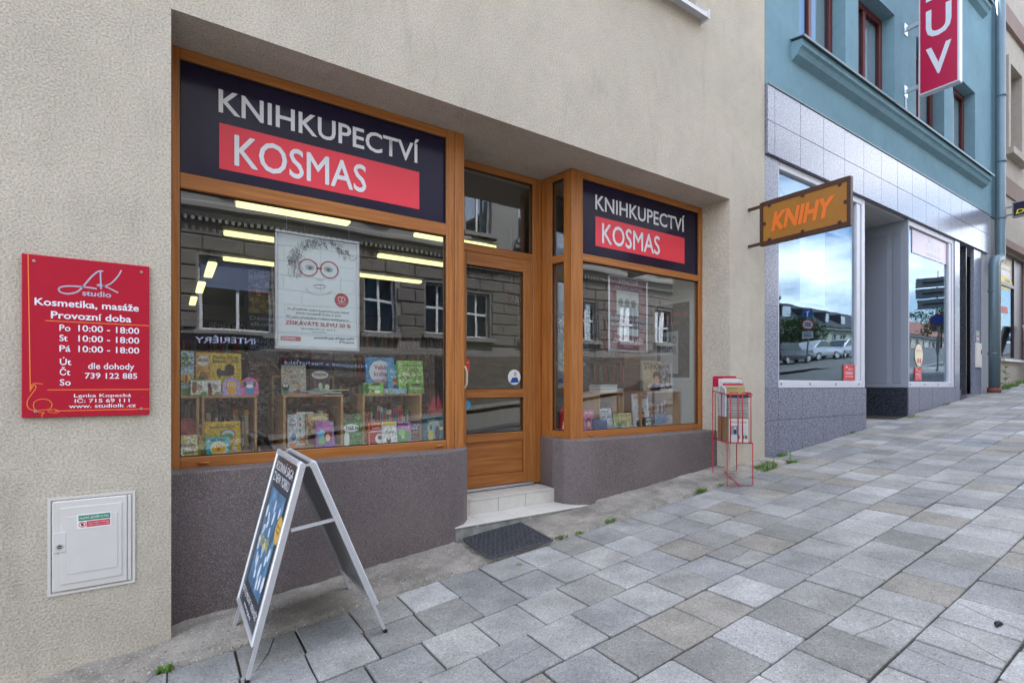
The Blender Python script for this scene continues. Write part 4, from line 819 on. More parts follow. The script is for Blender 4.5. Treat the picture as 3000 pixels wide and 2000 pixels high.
pw = thing('wall_poster', (5.16, .75, 1.53), 'dark thriller poster on the plaster wall inside the shop window', 'poster')
m_ = MB(); m_.box(5.155, 5.169, .47, 1.02, 1.50, 2.47); m_.build('backing_board', ink(205, 208, 205), pw)
m_ = MB(); m_.box(5.150, 5.1548, .50, .99, 1.53, 2.44); m_.build('sheet', art([(72, 62, 60), (82, 70, 66), (62, 54, 54)], 5, 3), pw)
def wtext(s, y0, z, w, cap, col): text(s, pw, ink(*col), (5.1495, y0, z), (0, -1, 0), (0, 0, 1), cap, w)
wtext('NEJLEPŠÍ THRILLER', .97, 2.27, .44, .055, (190, 95, 75)); wtext('ROKU!', .86, 2.17, .22, .055, (190, 95, 75))
m_ = MB(); m_.ext([(5.1475, .93, 1.58), (5.1475, .66, 1.58), (5.1475, .66, 2.10), (5.1475, .93, 2.10)], (.002, 0, 0)); m_.build('printed_picture', ink(170, 175, 175), pw)
text('BRAD', pw, ink(90, 90, 92), (5.1468, .915, 1.95), (0, -1, 0), (0, 0, 1), .09, .235, bold=.03); text('THOR', pw, ink(90, 90, 92), (5.1468, .915, 1.82), (0, -1, 0), (0, 0, 1), .09, .235, bold=.03)

p0 = W(1168, 703, 2.3); p1 = W(1204, 672, 2.3); hs = thing('hanging_sign', ((p0.x + p1.x) / 2, 2.3, p0.z), 'dark red sale sign hanging inside the shop beyond the door', 'sign'); m_ = MB(); m_.box(p0.x, p1.x + .25, 2.3, 2.312, p0.z, p1.z); m_.build('board', ink(120, 22, 34), hs); text('AKČNÍ', hs, M_white, (p0.x + .04, 2.299, p0.z + .06), (1, 0, 0), (0, 0, 1), .09, .32)
for xx in (p0.x + .05, p1.x + .2): m_ = MB(); m_.tube([(xx, 2.306, p1.z), (xx, 2.306, 3.53)], .0015, 5); m_.build('hanging_wire', M_alu, hs)

# --- spines standing at the back of each pine box
SC_ = [(190, 40, 45), (235, 225, 200), (40, 90, 150), (230, 185, 50), (60, 130, 80), (120, 60, 120), (235, 235, 235), (30, 40, 60), (220, 120, 50), (80, 160, 180), (150, 30, 50), (200, 200, 190)]
for (xa_, xb_, lab) in ((.19, .49, 'with the yellow fairy-tale books'), (.70, 1.09, 'under the fanned picture books'), (1.285, 1.745, 'under the blue and green quiz books'), (3.82, 4.155, 'under the flat white stack'), (4.47, 5.12, 'beside the plaster wall')):
    x = xa_; k = 0
    while x < xb_ - .03:
        w = RND.uniform(.012, .034); h = RND.uniform(.15, .30); c_ = RND.choice(SC_); m_ = MB(); m_.box(x, x + w - .0012, .80, .94, ZB + .017, ZB + .017 + h, 0); m_.box(x + .002, x + w - .0032, .7992, .7999, ZB + .017 + h * .45, ZB + .017 + h * .85, 1); m_.box(x + .001, x + w - .0022, .7992, .7999, ZB + .03, ZB + .045, 1)
        tag(m_.build('book', [ink(*c_), ink(*RND.choice(SC_))], None, loc=(x, .8, ZB + .017)), ('red', 'cream', 'blue', 'yellow', 'green', 'purple', 'white', 'navy', 'orange', 'light blue', 'burgundy', 'grey')[SC_.index(c_)] + ' book spine in the pine box ' + lab, 'book', 'spine-out books in the pine boxes'); x += w; k += 1
# ================================================================ things on and in front of the bookshop wall
# --- red enamel plate of the beauty studio
SY = -.018
pl_ = thing('studio_plate', (-.35, 0, 1.28), 'red wall plate with white opening hours and four screws', 'sign')
m_ = MB(); m_.box(-.604, -.098, SY, -.004, 1.277, 2.077); m_.build('plate', mat('red_plate', (.42, .008, .028), rough=.45, spec=.25, var=.06, vs=9, speck=[((.62, .2, .22), 60, .74)]), pl_, bevel=.003)
def sp(a, b): p = W(.30003 * a, 509.6 + .30003 * b, SY); return p.x, p.z
PW = ink(226, 226, 236); PG = ink(176, 172, 190); OR = ink(240, 130, 60)
def stx(body, x0, base, x1, top, bold=.012, col=PW):
    ax, az = sp(x0, base); bx, _ = sp(x1, base); _, tz = sp(x0, top); text(body, pl_, col, (ax, SY, az), (1, 0, 0), (0, 0, 1), tz - az, bx - ax, bold=bold, thick=.001)
stx('studio', 630, 562, 852, 522, .02, PG); stx('Kosmetika, masáže', 265, 633, 1063, 580, .018); stx('Provozní doba', 390, 735, 1006, 683, .018)
for d_, b_ in (('Po', 832), ('St', 910), ('Pá', 990)):
    stx(d_, 455, b_, 540 if d_ != 'St' else 518, b_ - 46); stx('10:00 - 18:00', 600, b_ + 4, 1066, b_ - 42)
for d_, b_, x1 in (('Út', 1093, 546), ('Čt', 1172, 538), ('So', 1250, 542)): stx(d_, 458, b_, x1, b_ - 46)
stx('dle dohody', 675, 1124, 1028, 1078); stx('739 122 885', 650, 1197, 1050, 1155)
stx('Lenka Kopecká', 566, 1341, 1004, 1317); stx('IČ: 715 69 111', 572, 1383, 992, 1356); stx('www. studiolk .cz', 527, 1424, 1040, 1396)
m_ = MB()
def pstroke(pts, w, m=0, dy=0, smooth=True):
    q = [Vector((*sp(*p), 0)) for p in pts]
    if smooth and len(q) > 2:
        r = []
        for i in range(len(q) - 1):
            a, b, c, d = q[max(i - 1, 0)], q[i], q[i + 1], q[min(i + 2, len(q) - 1)]
            for k in range(6):
                t = k / 6; r.append(.5 * ((2 * b) + (c - a) * t + (2 * a - 5 * b + 4 * c - d) * t * t + (3 * b - a - 3 * c + d) * t ** 3))
        q = r + [q[-1]]
    stroke(m_, [(p.x, p.y) for p in q], w, m, SY - .0008 - dy)
pstroke([(790, 380), (755, 378), (700, 420), (640, 490), (590, 535), (520, 550), (460, 535), (455, 505), (510, 492), (600, 494), (700, 505), (742, 512)], .0075)
pstroke([(768, 378), (774, 515)], .0065, 0, .0004, False); pstroke([(930, 370), (900, 420), (850, 470), (800, 490), (745, 487), (765, 480), (830, 505), (905, 543)], .0065, 0, .0002)
m_.build('logo', PG, pl_)
m_ = MB()
for a, b in (((215, 250), (232, 1298)), ((345, 755), (1140, 795)), ((362, 1285), (1148, 1281)), ((420, 1446), (1150, 1430))): pstroke([a, b], .004, 0, 0, False)
pstroke([(330, 1240), (270, 1235), (245, 1245), (232, 1290), (262, 1245), (275, 1270), (240, 1320), (210, 1370), (215, 1420), (262, 1443), (310, 1440), (380, 1430), (398, 1395), (370, 1362), (310, 1356), (262, 1380), (262, 1425), (300, 1455), (340, 1458), (320, 1475), (325, 1495)], .0035, 0, .0003); pstroke([(455, 1452), (420, 1434), (365, 1446), (420, 1460), (455, 1452)], .003, 0, .0002)
m_.build('orange_flourish', OR, pl_)
for a, b in ((260, 298), (1083, 384), (272, 1448), (1082, 1427)):
    x, z = sp(a, b); m_ = MB(); m_.disc((x, SY + .001, z), (0, -1, 0), .0062, .004, 12); m_.disc((x, SY - .003, z), (0, -1, 0), .003, .0006, 6, 1); m_.build('screw', [M_alu, M_seal], pl_)

# --- gas meter door let into the wall
M_pvc = mat('grey_white_plastic', (.62, .60, .57), rough=.45, var=.05, vs=6)
gb = thing('gas_box', (-.335, 0, .38), 'pale plastic gas cabinet door with a green and red warning label', 'utility box')
m_ = MB(); X0, X1, Z0, Z1 = -.512, -.160, .383, .872
for a in ((X0, X1, Z1 - .012, Z1), (X0, X1, Z0, Z0 + .012), (X0, X0 + .012, Z0 + .012, Z1 - .012), (X1 - .012, X1, Z0 + .012, Z1 - .012)): m_.box(a[0], a[1], -.006, .03, a[2], a[3])
m_.build('frame', M_pvc, gb)
m_ = MB(); m_.box(X0 + .013, X1 - .013, .008, .02, Z0 + .013, Z1 - .013); m_.build('shadow_gap', M_seal, gb)
m_ = MB(); m_.box(X0 + .018, X1 - .034, -.010, .0075, Z0 + .018, Z1 - .018); dd = m_.build('door', M_pvc, gb, bevel=.004)
m_ = MB(); m_.box(X0 + .05, X1 - .056, -.0135, -.0100, Z0 + .052, Z1 - .052); m_.build('raised_panel', M_pvc, dd, bevel=.003)
m_ = MB(); m_.box(X0 + .072, X1 - .074, -.0155, -.0135, Z0 + .1, Z1 - .1); m_.build('raised_panel', M_pvc, dd, bevel=.0018)
m_ = MB(); m_.box(X1 - .032, X1 - .016, -.008, .0075, Z0 + .018, Z1 - .018); m_.build('hinge_strip', M_pvc, gb, bevel=.003)
m_ = MB(); m_.box(X0 + .022, X0 + .072, -.0165, -.0135, .60, .70); lk = m_.build('lock_plate', M_pvc, dd, bevel=.003)
m_ = MB(); m_.disc((X0 + .047, -.0163, .628), (0, -1, 0), .0125, .003, 20); m_.disc((X0 + .047, -.0193, .628), (0, -1, 0), .0085, .001, 16, 1); m_.box(X0 + .041, X0 + .053, -.0212, -.0203, .626, .630, 2); m_.build('lock', [M_alu, M_seal, M_alu], dd)
def gq(a, b): p = W(.35147 * a * .9250, 0, 0); return None
lx0, lx1, lz0, lz1 = -.398, -.260, .705, .779
m_ = MB(); m_.box(lx0, lx1, -.0166, -.0156, lz0, lz1, 0); m_.box(lx0 + .006, lx1 - .005, -.0172, -.01665, .746, .773, 1); m_.box(lx0 + .038, lx1 - .005, -.0172, -.01665, .712, .741, 2)
for r_, c_ in ((.015, 2), (.0118, 0)): m_.disc((lx0 + .021, -.0166 - (.0004 if c_ == 0 else 0), .727), (0, -1, 0), r_, .0005, 18, c_)
m_.box(lx0 + .016, lx0 + .026, -.0178, -.0172, .719, .735, 3); m_.bar((lx0 + .011, -.0180, .737), (lx0 + .031, -.0180, .717), .0005, .003, m=2); m_.build('warning_label', [ink(228, 228, 232), ink(20, 130, 85), ink(200, 35, 50), ink(40, 45, 60)], dd)
text('HLAVNÍ UZÁVĚR PLYNU', dd, PW, (lx0 + .011, -.0172, .7535), (1, 0, 0), (0, 0, 1), .0125, .116, bold=.012, thick=.0006)
text('ZÁKAZ KOUŘENÍ A MANIPULACE', dd, PW, (lx0 + .043, -.0172, .729), (1, 0, 0), (0, 0, 1), .006, .086, thick=.0006); text('S OHNĚM V OKRUHU 1,5 m OD SKŘÍNĚ', dd, PW, (lx0 + .041, -.0172, .718), (1, 0, 0), (0, 0, 1), .006, .09, thick=.0006)

# --- A-board on the pavement
ab = thing('a_board', (.63, -.38, zg(.63)), 'aluminium A-board sign with a dark blue-sky novel poster', 'a-board')
M_alus = mat('satin_aluminium', (.60, .61, .64), rough=.42, metal=.55, var=.05, vs=20)
YA, YB = -.055, -.705
def apanel(foot, top, sgn, front):
    """one leaf: from its feet up to the hinge line; sgn is the side its printed face looks to"""
    fx, fz = foot; tx, tz = top; up = Vector((tx - fx, 0, tz - fz)); L = up.length; up.normalize(); nrm = Vector((up.z * sgn, 0, -up.x * sgn))
    O = Vector((fx, 0, fz))
    def P(s, y, n): return O + up * s + Vector((0, y, 0)) + nrm * n
    s0 = .165
    nm = 'poster_leaf'
    lf = MB()
    lf.ext([P(s0 + .02, YA - .012, .004), P(s0 + .02, YB + .012, .004), P(L - .012, YB + .012, .004), P(L - .012, YA - .012, .004)], -nrm * .006); leaf = lf.build(nm, mat('leaf_back', (.27, .275, .29), rough=.4, metal=.25, var=.3, vs=40, stretch=(1, 8, 1)), ab, recalc=True)
    for a in ((s0, L, YA, YA - .03), (s0, L, YB + .03, YB)):
        b_ = MB(); b_.ext([P(a[0], a[2], .014), P(a[1], a[2], .014), P(a[1], a[3], .014), P(a[0], a[3], .014)], -nrm * .024); b_.build('frame_profile', M_alus, leaf, bevel=.006, recalc=True)
    for a in ((s0, s0 + .03), (L - .03, L)):
        b_ = MB(); b_.ext([P(a[0], YA - .03, .014), P(a[1], YA - .03, .014), P(a[1], YB + .03, .014), P(a[0], YB + .03, .014)], -nrm * .024); b_.build('frame_profile', M_alus, leaf, bevel=.006, recalc=True)
    for yy in (YA - .012, YB + .012):
        b_ = MB(); b_.bar(P(-.004, yy, -.012), P(L - .02, yy, -.012), .022, .016, up=nrm); b_.build('leg', M_alus, ab)
        b_ = MB(); b_.bar(P(-.008, yy, -.012), P(.02, yy, -.012), .025, .019, up=nrm); b_.build('foot', M_seal, ab)
    pb = MB(); pb.ext([P(s0 + .028, YA - .028, .0055), P(s0 + .028, YB + .028, .0055), P(L - .028, YB + .028, .0055), P(L - .028, YA - .028, .0055)], -nrm * .0012)
    sh = pb.build('poster_sheet', mat('a_board_print', (.045, .05, .062), rough=.25, var=.25, vs=7), leaf, recalc=True)
    return P, L, s0, leaf, up, nrm
P, L, s0, leaf, up, nrm = apanel((.285, zg(.285) + .004), (.545, 1.052), -1, True)
yd_ = Vector((0, -1, 0)); H_ = L - s0
def ap(u, v, n=.0068): return P(s0 + .028 + (H_ - .056) * v, YA - .028 + (YB + .056 - YA) * u, n)
m_ = MB(); m_.ext([ap(.17, .16), ap(.86, .16), ap(.86, .79), ap(.17, .79)], nrm * .0003); m_.build('sky_picture', art([(82, 118, 152), (92, 130, 164), (104, 142, 174)], 3, 4), leaf, recalc=True)
m_ = MB(); rr = random.Random(9)
for k in range(22):
    u, v = rr.uniform(.21, .82), rr.uniform(.2, .75); a, b = rr.uniform(.025, .05), rr.uniform(.018, .035); tl = rr.uniform(-.5, .5)
    m_.ext([ap(u + a * math.cos(t) - tl * b * math.sin(t), v + b * math.sin(t) * 1.5, .0073) for t in [2 * math.pi * q / 10 for q in range(10)]], nrm * .0002)
m_.build('white_birds', ink(205, 212, 220), leaf, recalc=True)
def atext(s, u0, u1, v, cap, col=M_white, bold=.01): text(s, leaf, col, ap(u0, v, .0075), yd_, up, cap, (u1 - u0) * abs(YB + .056 - YA), bold=bold, thick=.0006)
atext('RODINNÁ SÁGA', .1, .9, .905, .048, bold=.0); atext('Z NEW YORKU', .1, .86, .83, .048, bold=.0); atext('POLSTÁŘ', .28, .66, .42, .05, ink(205, 195, 90)); atext('BUDETE JE MILOVAT I NENÁVIDĚT', .03, .93, .075, .032, bold=0); atext('www.argo.cz', .3, .72, .03, .018)
m_ = MB(); c_ = ap(.88, .60, .0076); m_.ext([c_ + yd_ * .072 * math.cos(2 * math.pi * k / 28) + up * .072 * math.sin(2 * math.pi * k / 28) for k in range(28)], nrm * .0005, 0); m_.ext([c_ + nrm * .0006 + yd_ * .066 * math.cos(2 * math.pi * k / 28) + up * .066 * math.sin(2 * math.pi * k / 28) for k in range(28)], nrm * .0003, 1); m_.build('round_sticker', [ink(150, 115, 50), ink(200, 160, 82)], leaf, recalc=True)
text('Přeloženo do', leaf, ink(90, 70, 40), c_ + nrm * .001 - yd_ * .045 + up * .012, yd_, up, .014, .09); text('30 jazyků', leaf, ink(90, 70, 40), c_ + nrm * .001 - yd_ * .035 - up * .014, yd_, up, .014, .07)
P2, L2, _, leaf2, up2, nrm2 = apanel((.985, zg(.985) + .004), (.595, 1.052), 1, False)
for yy in (YA - .01, YB + .01):
    b_ = MB(); b_.bar((.492 if yy > -.3 else .492, yy, .72), (.705, yy, .745), .012, .016); b_.build('stay', M_alus, ab)
    b_ = MB(); b_.disc((.545 - .0, yy - .012, 1.035), (0, 1, 0), .016, .024, 12); b_.disc((.593, yy - .012, 1.035), (0, 1, 0), .016, .024, 12); b_.bar((.54, yy, 1.036), (.598, yy, 1.036), .01, .012); b_.build('hinge', M_alus, ab)

# --- rubber ring mat at the step
M_rub = mat('black_rubber', (.07, .076, .088), rough=.4, var=.3, vs=30, bump=.2, bs=200)
mt = thing('rubber_mat', (2.15, -.05, zg(2.15)), 'black rubber ring doormat with round holes below the doorstep', 'doormat')
def matpt(u, v): # u along street 0..1, v away from the wall 0..1
    a = Vector((1.935, .19, 0)); b = Vector((2.475, .175, 0)); c = Vector((1.875, -.31, 0)); d = Vector((2.42, -.33, 0))
    p = (a * (1 - u) + b * u) * (1 - v) + (c * (1 - u) + d * u) * v; p.z = zg(p.x) + .030 + .006 * math.sin(3 * u + 2 * v); return p
m_ = MB(); nu, nv = 13, 12
for i in range(nu):
    for j in range(nv):
        u = (i + .5 + (.25 if j % 2 else -.25)) / nu; v = (j + .5) / nv; c = matpt(min(max(u, .03), .97), v); n = 8
        for k in range(n):
            a0, a1 = 2 * math.pi * k / n, 2 * math.pi * (k + 1) / n; ro, ri, hh = .0215, .0145, .014
            o0, o1, i0, i1 = [Vector((r_ * math.cos(a), r_ * math.sin(a), 0)) for r_, a in ((ro, a0), (ro, a1), (ri, a0), (ri, a1))]; zt = Vector((0, 0, hh))
            m_.poly([c + o0, c + o1, c + o1 + zt, c + o0 + zt]); m_.poly([c + i1, c + i0, c + i0 + zt, c + i1 + zt]); m_.poly([c + o0 + zt, c + o1 + zt, c + i1 + zt, c + i0 + zt])
        for (du, dv) in ((.5 / nu, 1 / nv), (1 / nu, 0), (-.5 / nu, 1 / nv)):
            if 0 < u + du < 1 and v + dv < 1:
                e = matpt(u + du, v + dv); dvec = (e - c).normalized(); m_.bar(c + dvec * .019 + Vector((0, 0, .006)), e - dvec * .019 + Vector((0, 0, .006)), .010, .012)
m_.build('ring_mesh', M_rub, mt)
m_ = MB(); cs = [matpt(0, 0), matpt(1, 0), matpt(1, 1), matpt(0, 1)]
for a, b in zip(cs, cs[1:] + cs[:1]): m_.bar(a + Vector((0, 0, .006)), b + Vector((0, 0, .006)), .014, .014)
m_.build('border', M_rub, mt)

# --- red wire newspaper rack beside the pillar
M_rw = mat('red_wire', (.42, .012, .03), rough=.35)
bl, bmid, br, bb = Vector((4.86, -.02, 0)), Vector((4.60, -.365, 0)), Vector((4.785, -.52, 0)), Vector((5.055, -.175, 0))
def at(p, z): return Vector((p.x, p.y, z))
rk = thing('newspaper_rack', at((bl + br) / 2, zg(4.83)), 'red wire rack of free magazines standing by the pillar', 'newspaper rack')
def wire(name, pts, r=.0056): w = MB(); w.tube(pts, r, 7); return w.build(name, M_rw, rk, smooth=True)
zb_, zr = .865, 1.345
for p in (bl, bmid, br, bb): p.z = 0
gz = lambda p: zg(p.x) + (.05 if p.y > -.3 else .008)
wire('leg', [at(bl, 1.42), at(bl, gz(bl)), at(bb, gz(bb)), at(bb, 1.42)]); wire('leg', [at(bmid, zb_), at(bmid, gz(bmid)), at(br, gz(br)), at(br, zb_)])
wire('cross_wire', [at((bl + bb) / 2, gz(bl) + .004), at((bmid + br) / 2, gz(bmid) + .006)])
f1, f2, f3, f4 = bl, bmid, br, bb
wire('base_ring', [at(f1, zb_), at(f2, zb_), at(f3, zb_), at(f4, zb_), at(f1, zb_)])
def lerp(a, b, t): return a + (b - a) * t
wire('rim', [at(f1, 1.375), at(f2, zr), at(f3, zr), at(f4, 1.375)])
for a, b, ts in ((f1, f2, (.18, .62)), (f2, f3, (.12, .42, .60, .93)), (f4, f3, (.3, .7))):
    for t in ts:
        z1 = zr + .022 if a is f2 else zr + .005
        wire('upright', [at(lerp(a, b, t), zb_), at(lerp(a, b, t), z1)], .005)
for k, t in enumerate(((.12, .42), (.60, .93))): wire('loop', [at(lerp(f2, f3, t[0]), zr + .02), at(lerp(f2, f3, t[1]), zr + .02)], .005)
for k in range(5): wire('floor_wire', [at(lerp(f1, f2, .1 + .2 * k), zb_), at(lerp(f4, f3, .1 + .2 * k), zb_)], .003)
n_ = (f4 - f1).normalized(); ou = (f1 - f2).normalized()
m_ = MB(); m_.ext([at(f1, 1.42), at(f4, 1.42), at(f4, 1.525), at(f4 - n_ * .01, 1.537), at(f1 + n_ * .01, 1.537), at(f1, 1.525)], ou * .008); m_.build('header_plate', mat('red_plastic', (.42, .012, .045), rough=.3), rk, bevel=.002, recalc=True)
# contents: cardboard carton, leaflet, stack, papers
def slab_at(name, o_, du, dv, z0, z1, mt_, label, cat, group='papers in the wire rack', kids=None):
    m_ = MB(); m_.ext([at(o_, z0), at(o_ + du, z0), at(o_ + du + dv, z0), at(o_ + dv, z0)], (0, 0, z1 - z0)); o = m_.build(name, mt_, None, loc=at(o_, z0), recalc=True); return tag(o, label, cat, group)
front = (f3 - f2); fd = front.normalized(); back = (f1 - f2).normalized()
q0 = f2 + fd * .02 + back * .035
slab_at('carton', q0, fd * (front.length - .04), back * .30, zb_ + .006, 1.115, mat('cardboard', (.30, .185, .10), rough=.85, var=.1, vs=8), 'brown cardboard carton at the bottom of the wire rack', 'carton')
M_news = mat('newsprint', (.5, .5, .49), rough=.8, var=.06, vs=20)
lf_ = slab_at('leaflet', q0 - back * .022 + fd * .0, fd * (front.length - .055), back * .004, zb_ + .006, 1.105, M_news, 'printed audio journal leaflet in front of the carton', 'leaflet')
lo = q0 - back * .0225; lw_ = front.length - .055; nn = -back
def ltext(s, u, z, w, cap, col, bold=0): text(s, lf_, col, at(lo + fd * lw_ * u, z), fd, (0, 0, 1), cap, lw_ * w, bold=bold, thick=.0012)
ltext('AUDIO žurnál', .1, 1.06, .8, .024, ink(160, 40, 55))
m_ = MB()
def lrect(u0, u1, z0, z1, m, e=.0008):
    a = lo + fd * lw_ * u0 + nn * e; b = lo + fd * lw_ * u1 + nn * e; m_.poly([at(a, z0), at(b, z0), at(b, z1), at(a, z1)], m)
lrect(.1, .46, .945, 1.035, 1); lrect(.24, .38, .955, 1.0, 0, .0012); lrect(.26, .36, .998, 1.022, 2, .0014)
for k in range(9): lrect(.52, .94, 1.03 - .011 * k, 1.034 - .011 * k, 3)
for k in range(6): lrect(.1, .44, .93 - .010 * k, .9335 - .010 * k, 3)
for u in (.48, .56, .70, .80, .88): lrect(u, u + .06, .905, .94, 0 if u != .56 else 2)
m_.build('print', [ink(45, 50, 62), ink(120, 128, 140), ink(200, 160, 140), ink(165, 165, 168)], lf_)
PAP = [(.60, .58, .52), (.5, .49, .46), (.62, .62, .6), (.45, .43, .4), (.58, .6, .62), (.36, .35, .36)]
for k in range(16):
    z = 1.117 + .0125 * k; o_ = f2 + fd * (.022 + RND.uniform(-.004, .006)) + back * (.03 + RND.uniform(-.006, .008))
    c_ = tuple(q * .55 for q in PAP[k % 6])
    slab_at('magazine', o_, fd * (front.length - .05), back * (.30 + RND.uniform(-.01, .01)), z, z + .0115, mat('magazine_%d' % (k % 6), c_, rough=.6, var=.08, vs=30), ('cream', 'beige', 'pale grey', 'tan', 'bluish white', 'dark grey')[k % 6] + ' magazine lying in the stack inside the wire rack', 'magazine', 'magazines stacked in the wire rack')
slab_at('magazine', f2 + fd * .03 + back * .02, fd * (front.length - .03), back * .19, 1.318, 1.332, mat('navy_cover', (.02, .035, .09), rough=.4, var=.5, vs=25), 'navy blue magazine on top of the stack', 'magazine')
slab_at('magazine', f2 + fd * .02 + back * .03, fd * (front.length - .05), back * .18, 1.3325, 1.345, mat('navy_cover_2', (.03, .06, .13), rough=.4, var=.4, vs=25), 'blue picture magazine lying uppermost on the stack', 'magazine')
PP = [('white', (.52, .52, .54), .235, 1.505, 'white newspaper against the red header plate'), ('cream', (.55, .5, .42), .215, 1.49, 'cream newspaper behind the book news'), ('white', (.5, .5, .52), .195, 1.475, 'white book news paper with a red masthead'), ('olive', (.34, .27, .10), .165, 1.425, 'olive yellow publisher leaflet')]
PP += [('pale', (.46, .47, .5), .262, 1.50, 'pale grey newspaper second from the red header plate'), ('rose', (.4, .2, .2), .286, 1.515, 'reddish magazine standing next to the header plate'), ('white', (.5, .5, .5), .31, 1.49, 'white brochure tucked behind the reddish magazine'), ('teal', (.12, .22, .26), .33, 1.47, 'teal brochure at the back of the wire rack')]
for k, (nm, c_, dback, top, lab) in enumerate(PP):
    o_ = f2 + back * dback + fd * (.005 + .012 * k); m_ = MB(); lean = ou * .03
    m_.ext([at(o_, 1.13), at(o_ + fd * .20, 1.13), at(o_ + fd * .20, top) + lean, at(o_, top) + lean], back * .012)
    o = m_.build('newspaper', mat('paper_' + str(k), c_, rough=.7, var=.06, vs=12), None, loc=at(o_, 1.13), recalc=True); tag(o, lab, 'newspaper', 'papers in the wire rack')
    if k == 2:
        t_ = o_ + lean; b_ = MB(); b_.ext([at(o_, 1.435) + lean * .885 - back * .0016, at(o_ + fd * .2, 1.435) + lean * .885 - back * .0016, at(o_ + fd * .2, 1.455) + lean * .94 - back * .0016, at(o_, 1.455) + lean * .94 - back * .0016], -back * .0006); b_.build('masthead', ink(175, 35, 50), o, recalc=True)
        text('KN knižní noviny', o, ink(40, 44, 60), at(o_ + fd * .01, 1.459) + lean * .955 - back * .002, fd, (0, 0, 1), .011, .17)
    if k == 3: text('ARGO', o, ink(110, 40, 30), at(o_ + fd * .02, 1.40) + lean * .92 - back * .002, fd, (0, 0, 1), .014, .1)
m_ = MB(); o_ = f2 + fd * .004 + back * .07
m_.ext([at(o_, 1.12), at(o_ + back * .16, 1.12), at(o_ + back * .16, 1.44), at(o_, 1.40)], fd * .012); tag(m_.build('newspaper', mat('paper_0', (.66, .66, .68)), None, loc=at(o_, 1.12), recalc=True), 'white paper stuck in along the side of the wire rack', 'newspaper', 'papers in the wire rack')

# --- projecting KNIHY sign
KX = 5.565
M_kfr = mat('brown_sign_frame', (.06, .022, .012), rough=.5, var=.15, vs=20); M_kpl = mat('ochre_panel', (.32, .138, .023), rough=.4, var=.08, vs=3)
kn = thing('projecting_sign', (KX, -.5, 3.0), 'ochre book sign in a brown frame projecting from the pillar', 'sign')
ya, yb_, z0, z1 = -.165, -1.062, 3.028, 3.474
for nm, a, b in (('frame_bar', (ya, z1), (yb_, z1)), ('frame_bar', (ya, z0), (yb_, z0)), ('frame_bar', (ya, z0), (ya, z1)), ('frame_bar', (yb_, z0), (yb_, z1))):
    m_ = MB(); m_.bar((KX, a[0], a[1]), (KX, b[0], b[1]), .05, .034, up=(1, 0, 0)) if a[1] == b[1] else m_.bar((KX, a[0], a[1] - .02), (KX, b[0], b[1] + .017), .034, .05, up=(1, 0, 0)); m_.build(nm, M_kfr, kn)
m_ = MB(); m_.box(KX - .012, KX + .012, yb_ + .016, ya - .016, z0 + .02, z1 - .02); m_.build('panel', M_kpl, kn)
for z in (z1 - .012, z0 + .012): m_ = MB(); m_.bar((KX, .03, z), (KX, ya, z), .03, .028, up=(1, 0, 0)); m_.build('bracket', M_kfr, kn)
for k in range(3):
    for z in (z0 + .034, z1 - .034):
        y = ya - .09 - .36 * k; m_ = MB(); m_.box(KX - .022, KX - .012, y - .016, y + .016, z - .014, z + .014); m_.build('clip', mat('clip', (.04, .02, .015), rough=.5), kn)
for y in (ya - .034, yb_ + .034): m_ = MB(); m_.box(KX - .022, KX - .012, y - .014, y + .014, 3.235, 3.267); m_.build('clip', mat('clip', (.04, .02, .015)), kn)
text('KNIHY', kn, mat('orange_letters', (.72, .16, .025), rough=.35), (KX - .0125, ya - .11, 3.155), (0, -1, 0), (0, 0, 1), .185, .66, bold=.045, shear=.25, thick=.003)

# --- weeds along the foot of the walls
M_grass = [mat('grass_blade_%d' % k, c_, rough=.6, spec=.3, var=.25, vs=30) for k, c_ in enumerate([(.10, .21, .03), (.14, .25, .045), (.075, .16, .022)])]
def tuft(x, y, n, h, spread, label='small clump of grass growing in the pavement joint', group='grass clumps along the wall foot', ang=0, elong=1):
    m_ = MB(); z = zg(x) + .004
    for k in range(n):
        a = RND.uniform(0, 2 * math.pi); r = spread * math.sqrt(RND.random()); e = r * math.cos(a) * elong; f = r * math.sin(a); bx = x + e * math.cos(ang) - f * math.sin(ang); by = y + e * math.sin(ang) + f * math.cos(ang)
        d = Vector((RND.gauss(0, .5), RND.gauss(0, .5), 1)).normalized(); L_ = h * RND.uniform(.45, 1.1); w = RND.uniform(.0022, .004); s = d.cross(Vector((RND.random() - .5, RND.random() - .5, .1))).normalized() * w
        b0 = Vector((bx, by, zg(bx) - .004)); p1 = b0 + d * L_ * .55; d2 = (d + Vector((d.x, d.y, -.5)) * .7).normalized(); p2 = p1 + d2 * L_ * .5
        i = RND.randrange(3); m_.poly([b0 - s, b0 + s, p1 + s * .8, p1 - s * .8], i); m_.poly([p1 - s * .8, p1 + s * .8, p2], i)
    return tag(m_.build('grass_tuft', M_grass, None, loc=(x, y, z)), label, 'grass', group)
tuft(5.55, -.22, 420, .075, .085, 'largest grass clump by the foot of the pillar', ang=.2, elong=2.6); tuft(5.95, -.30, 90, .05, .05, 'grass clump beside the single-stemmed leafy weed', elong=1.6)
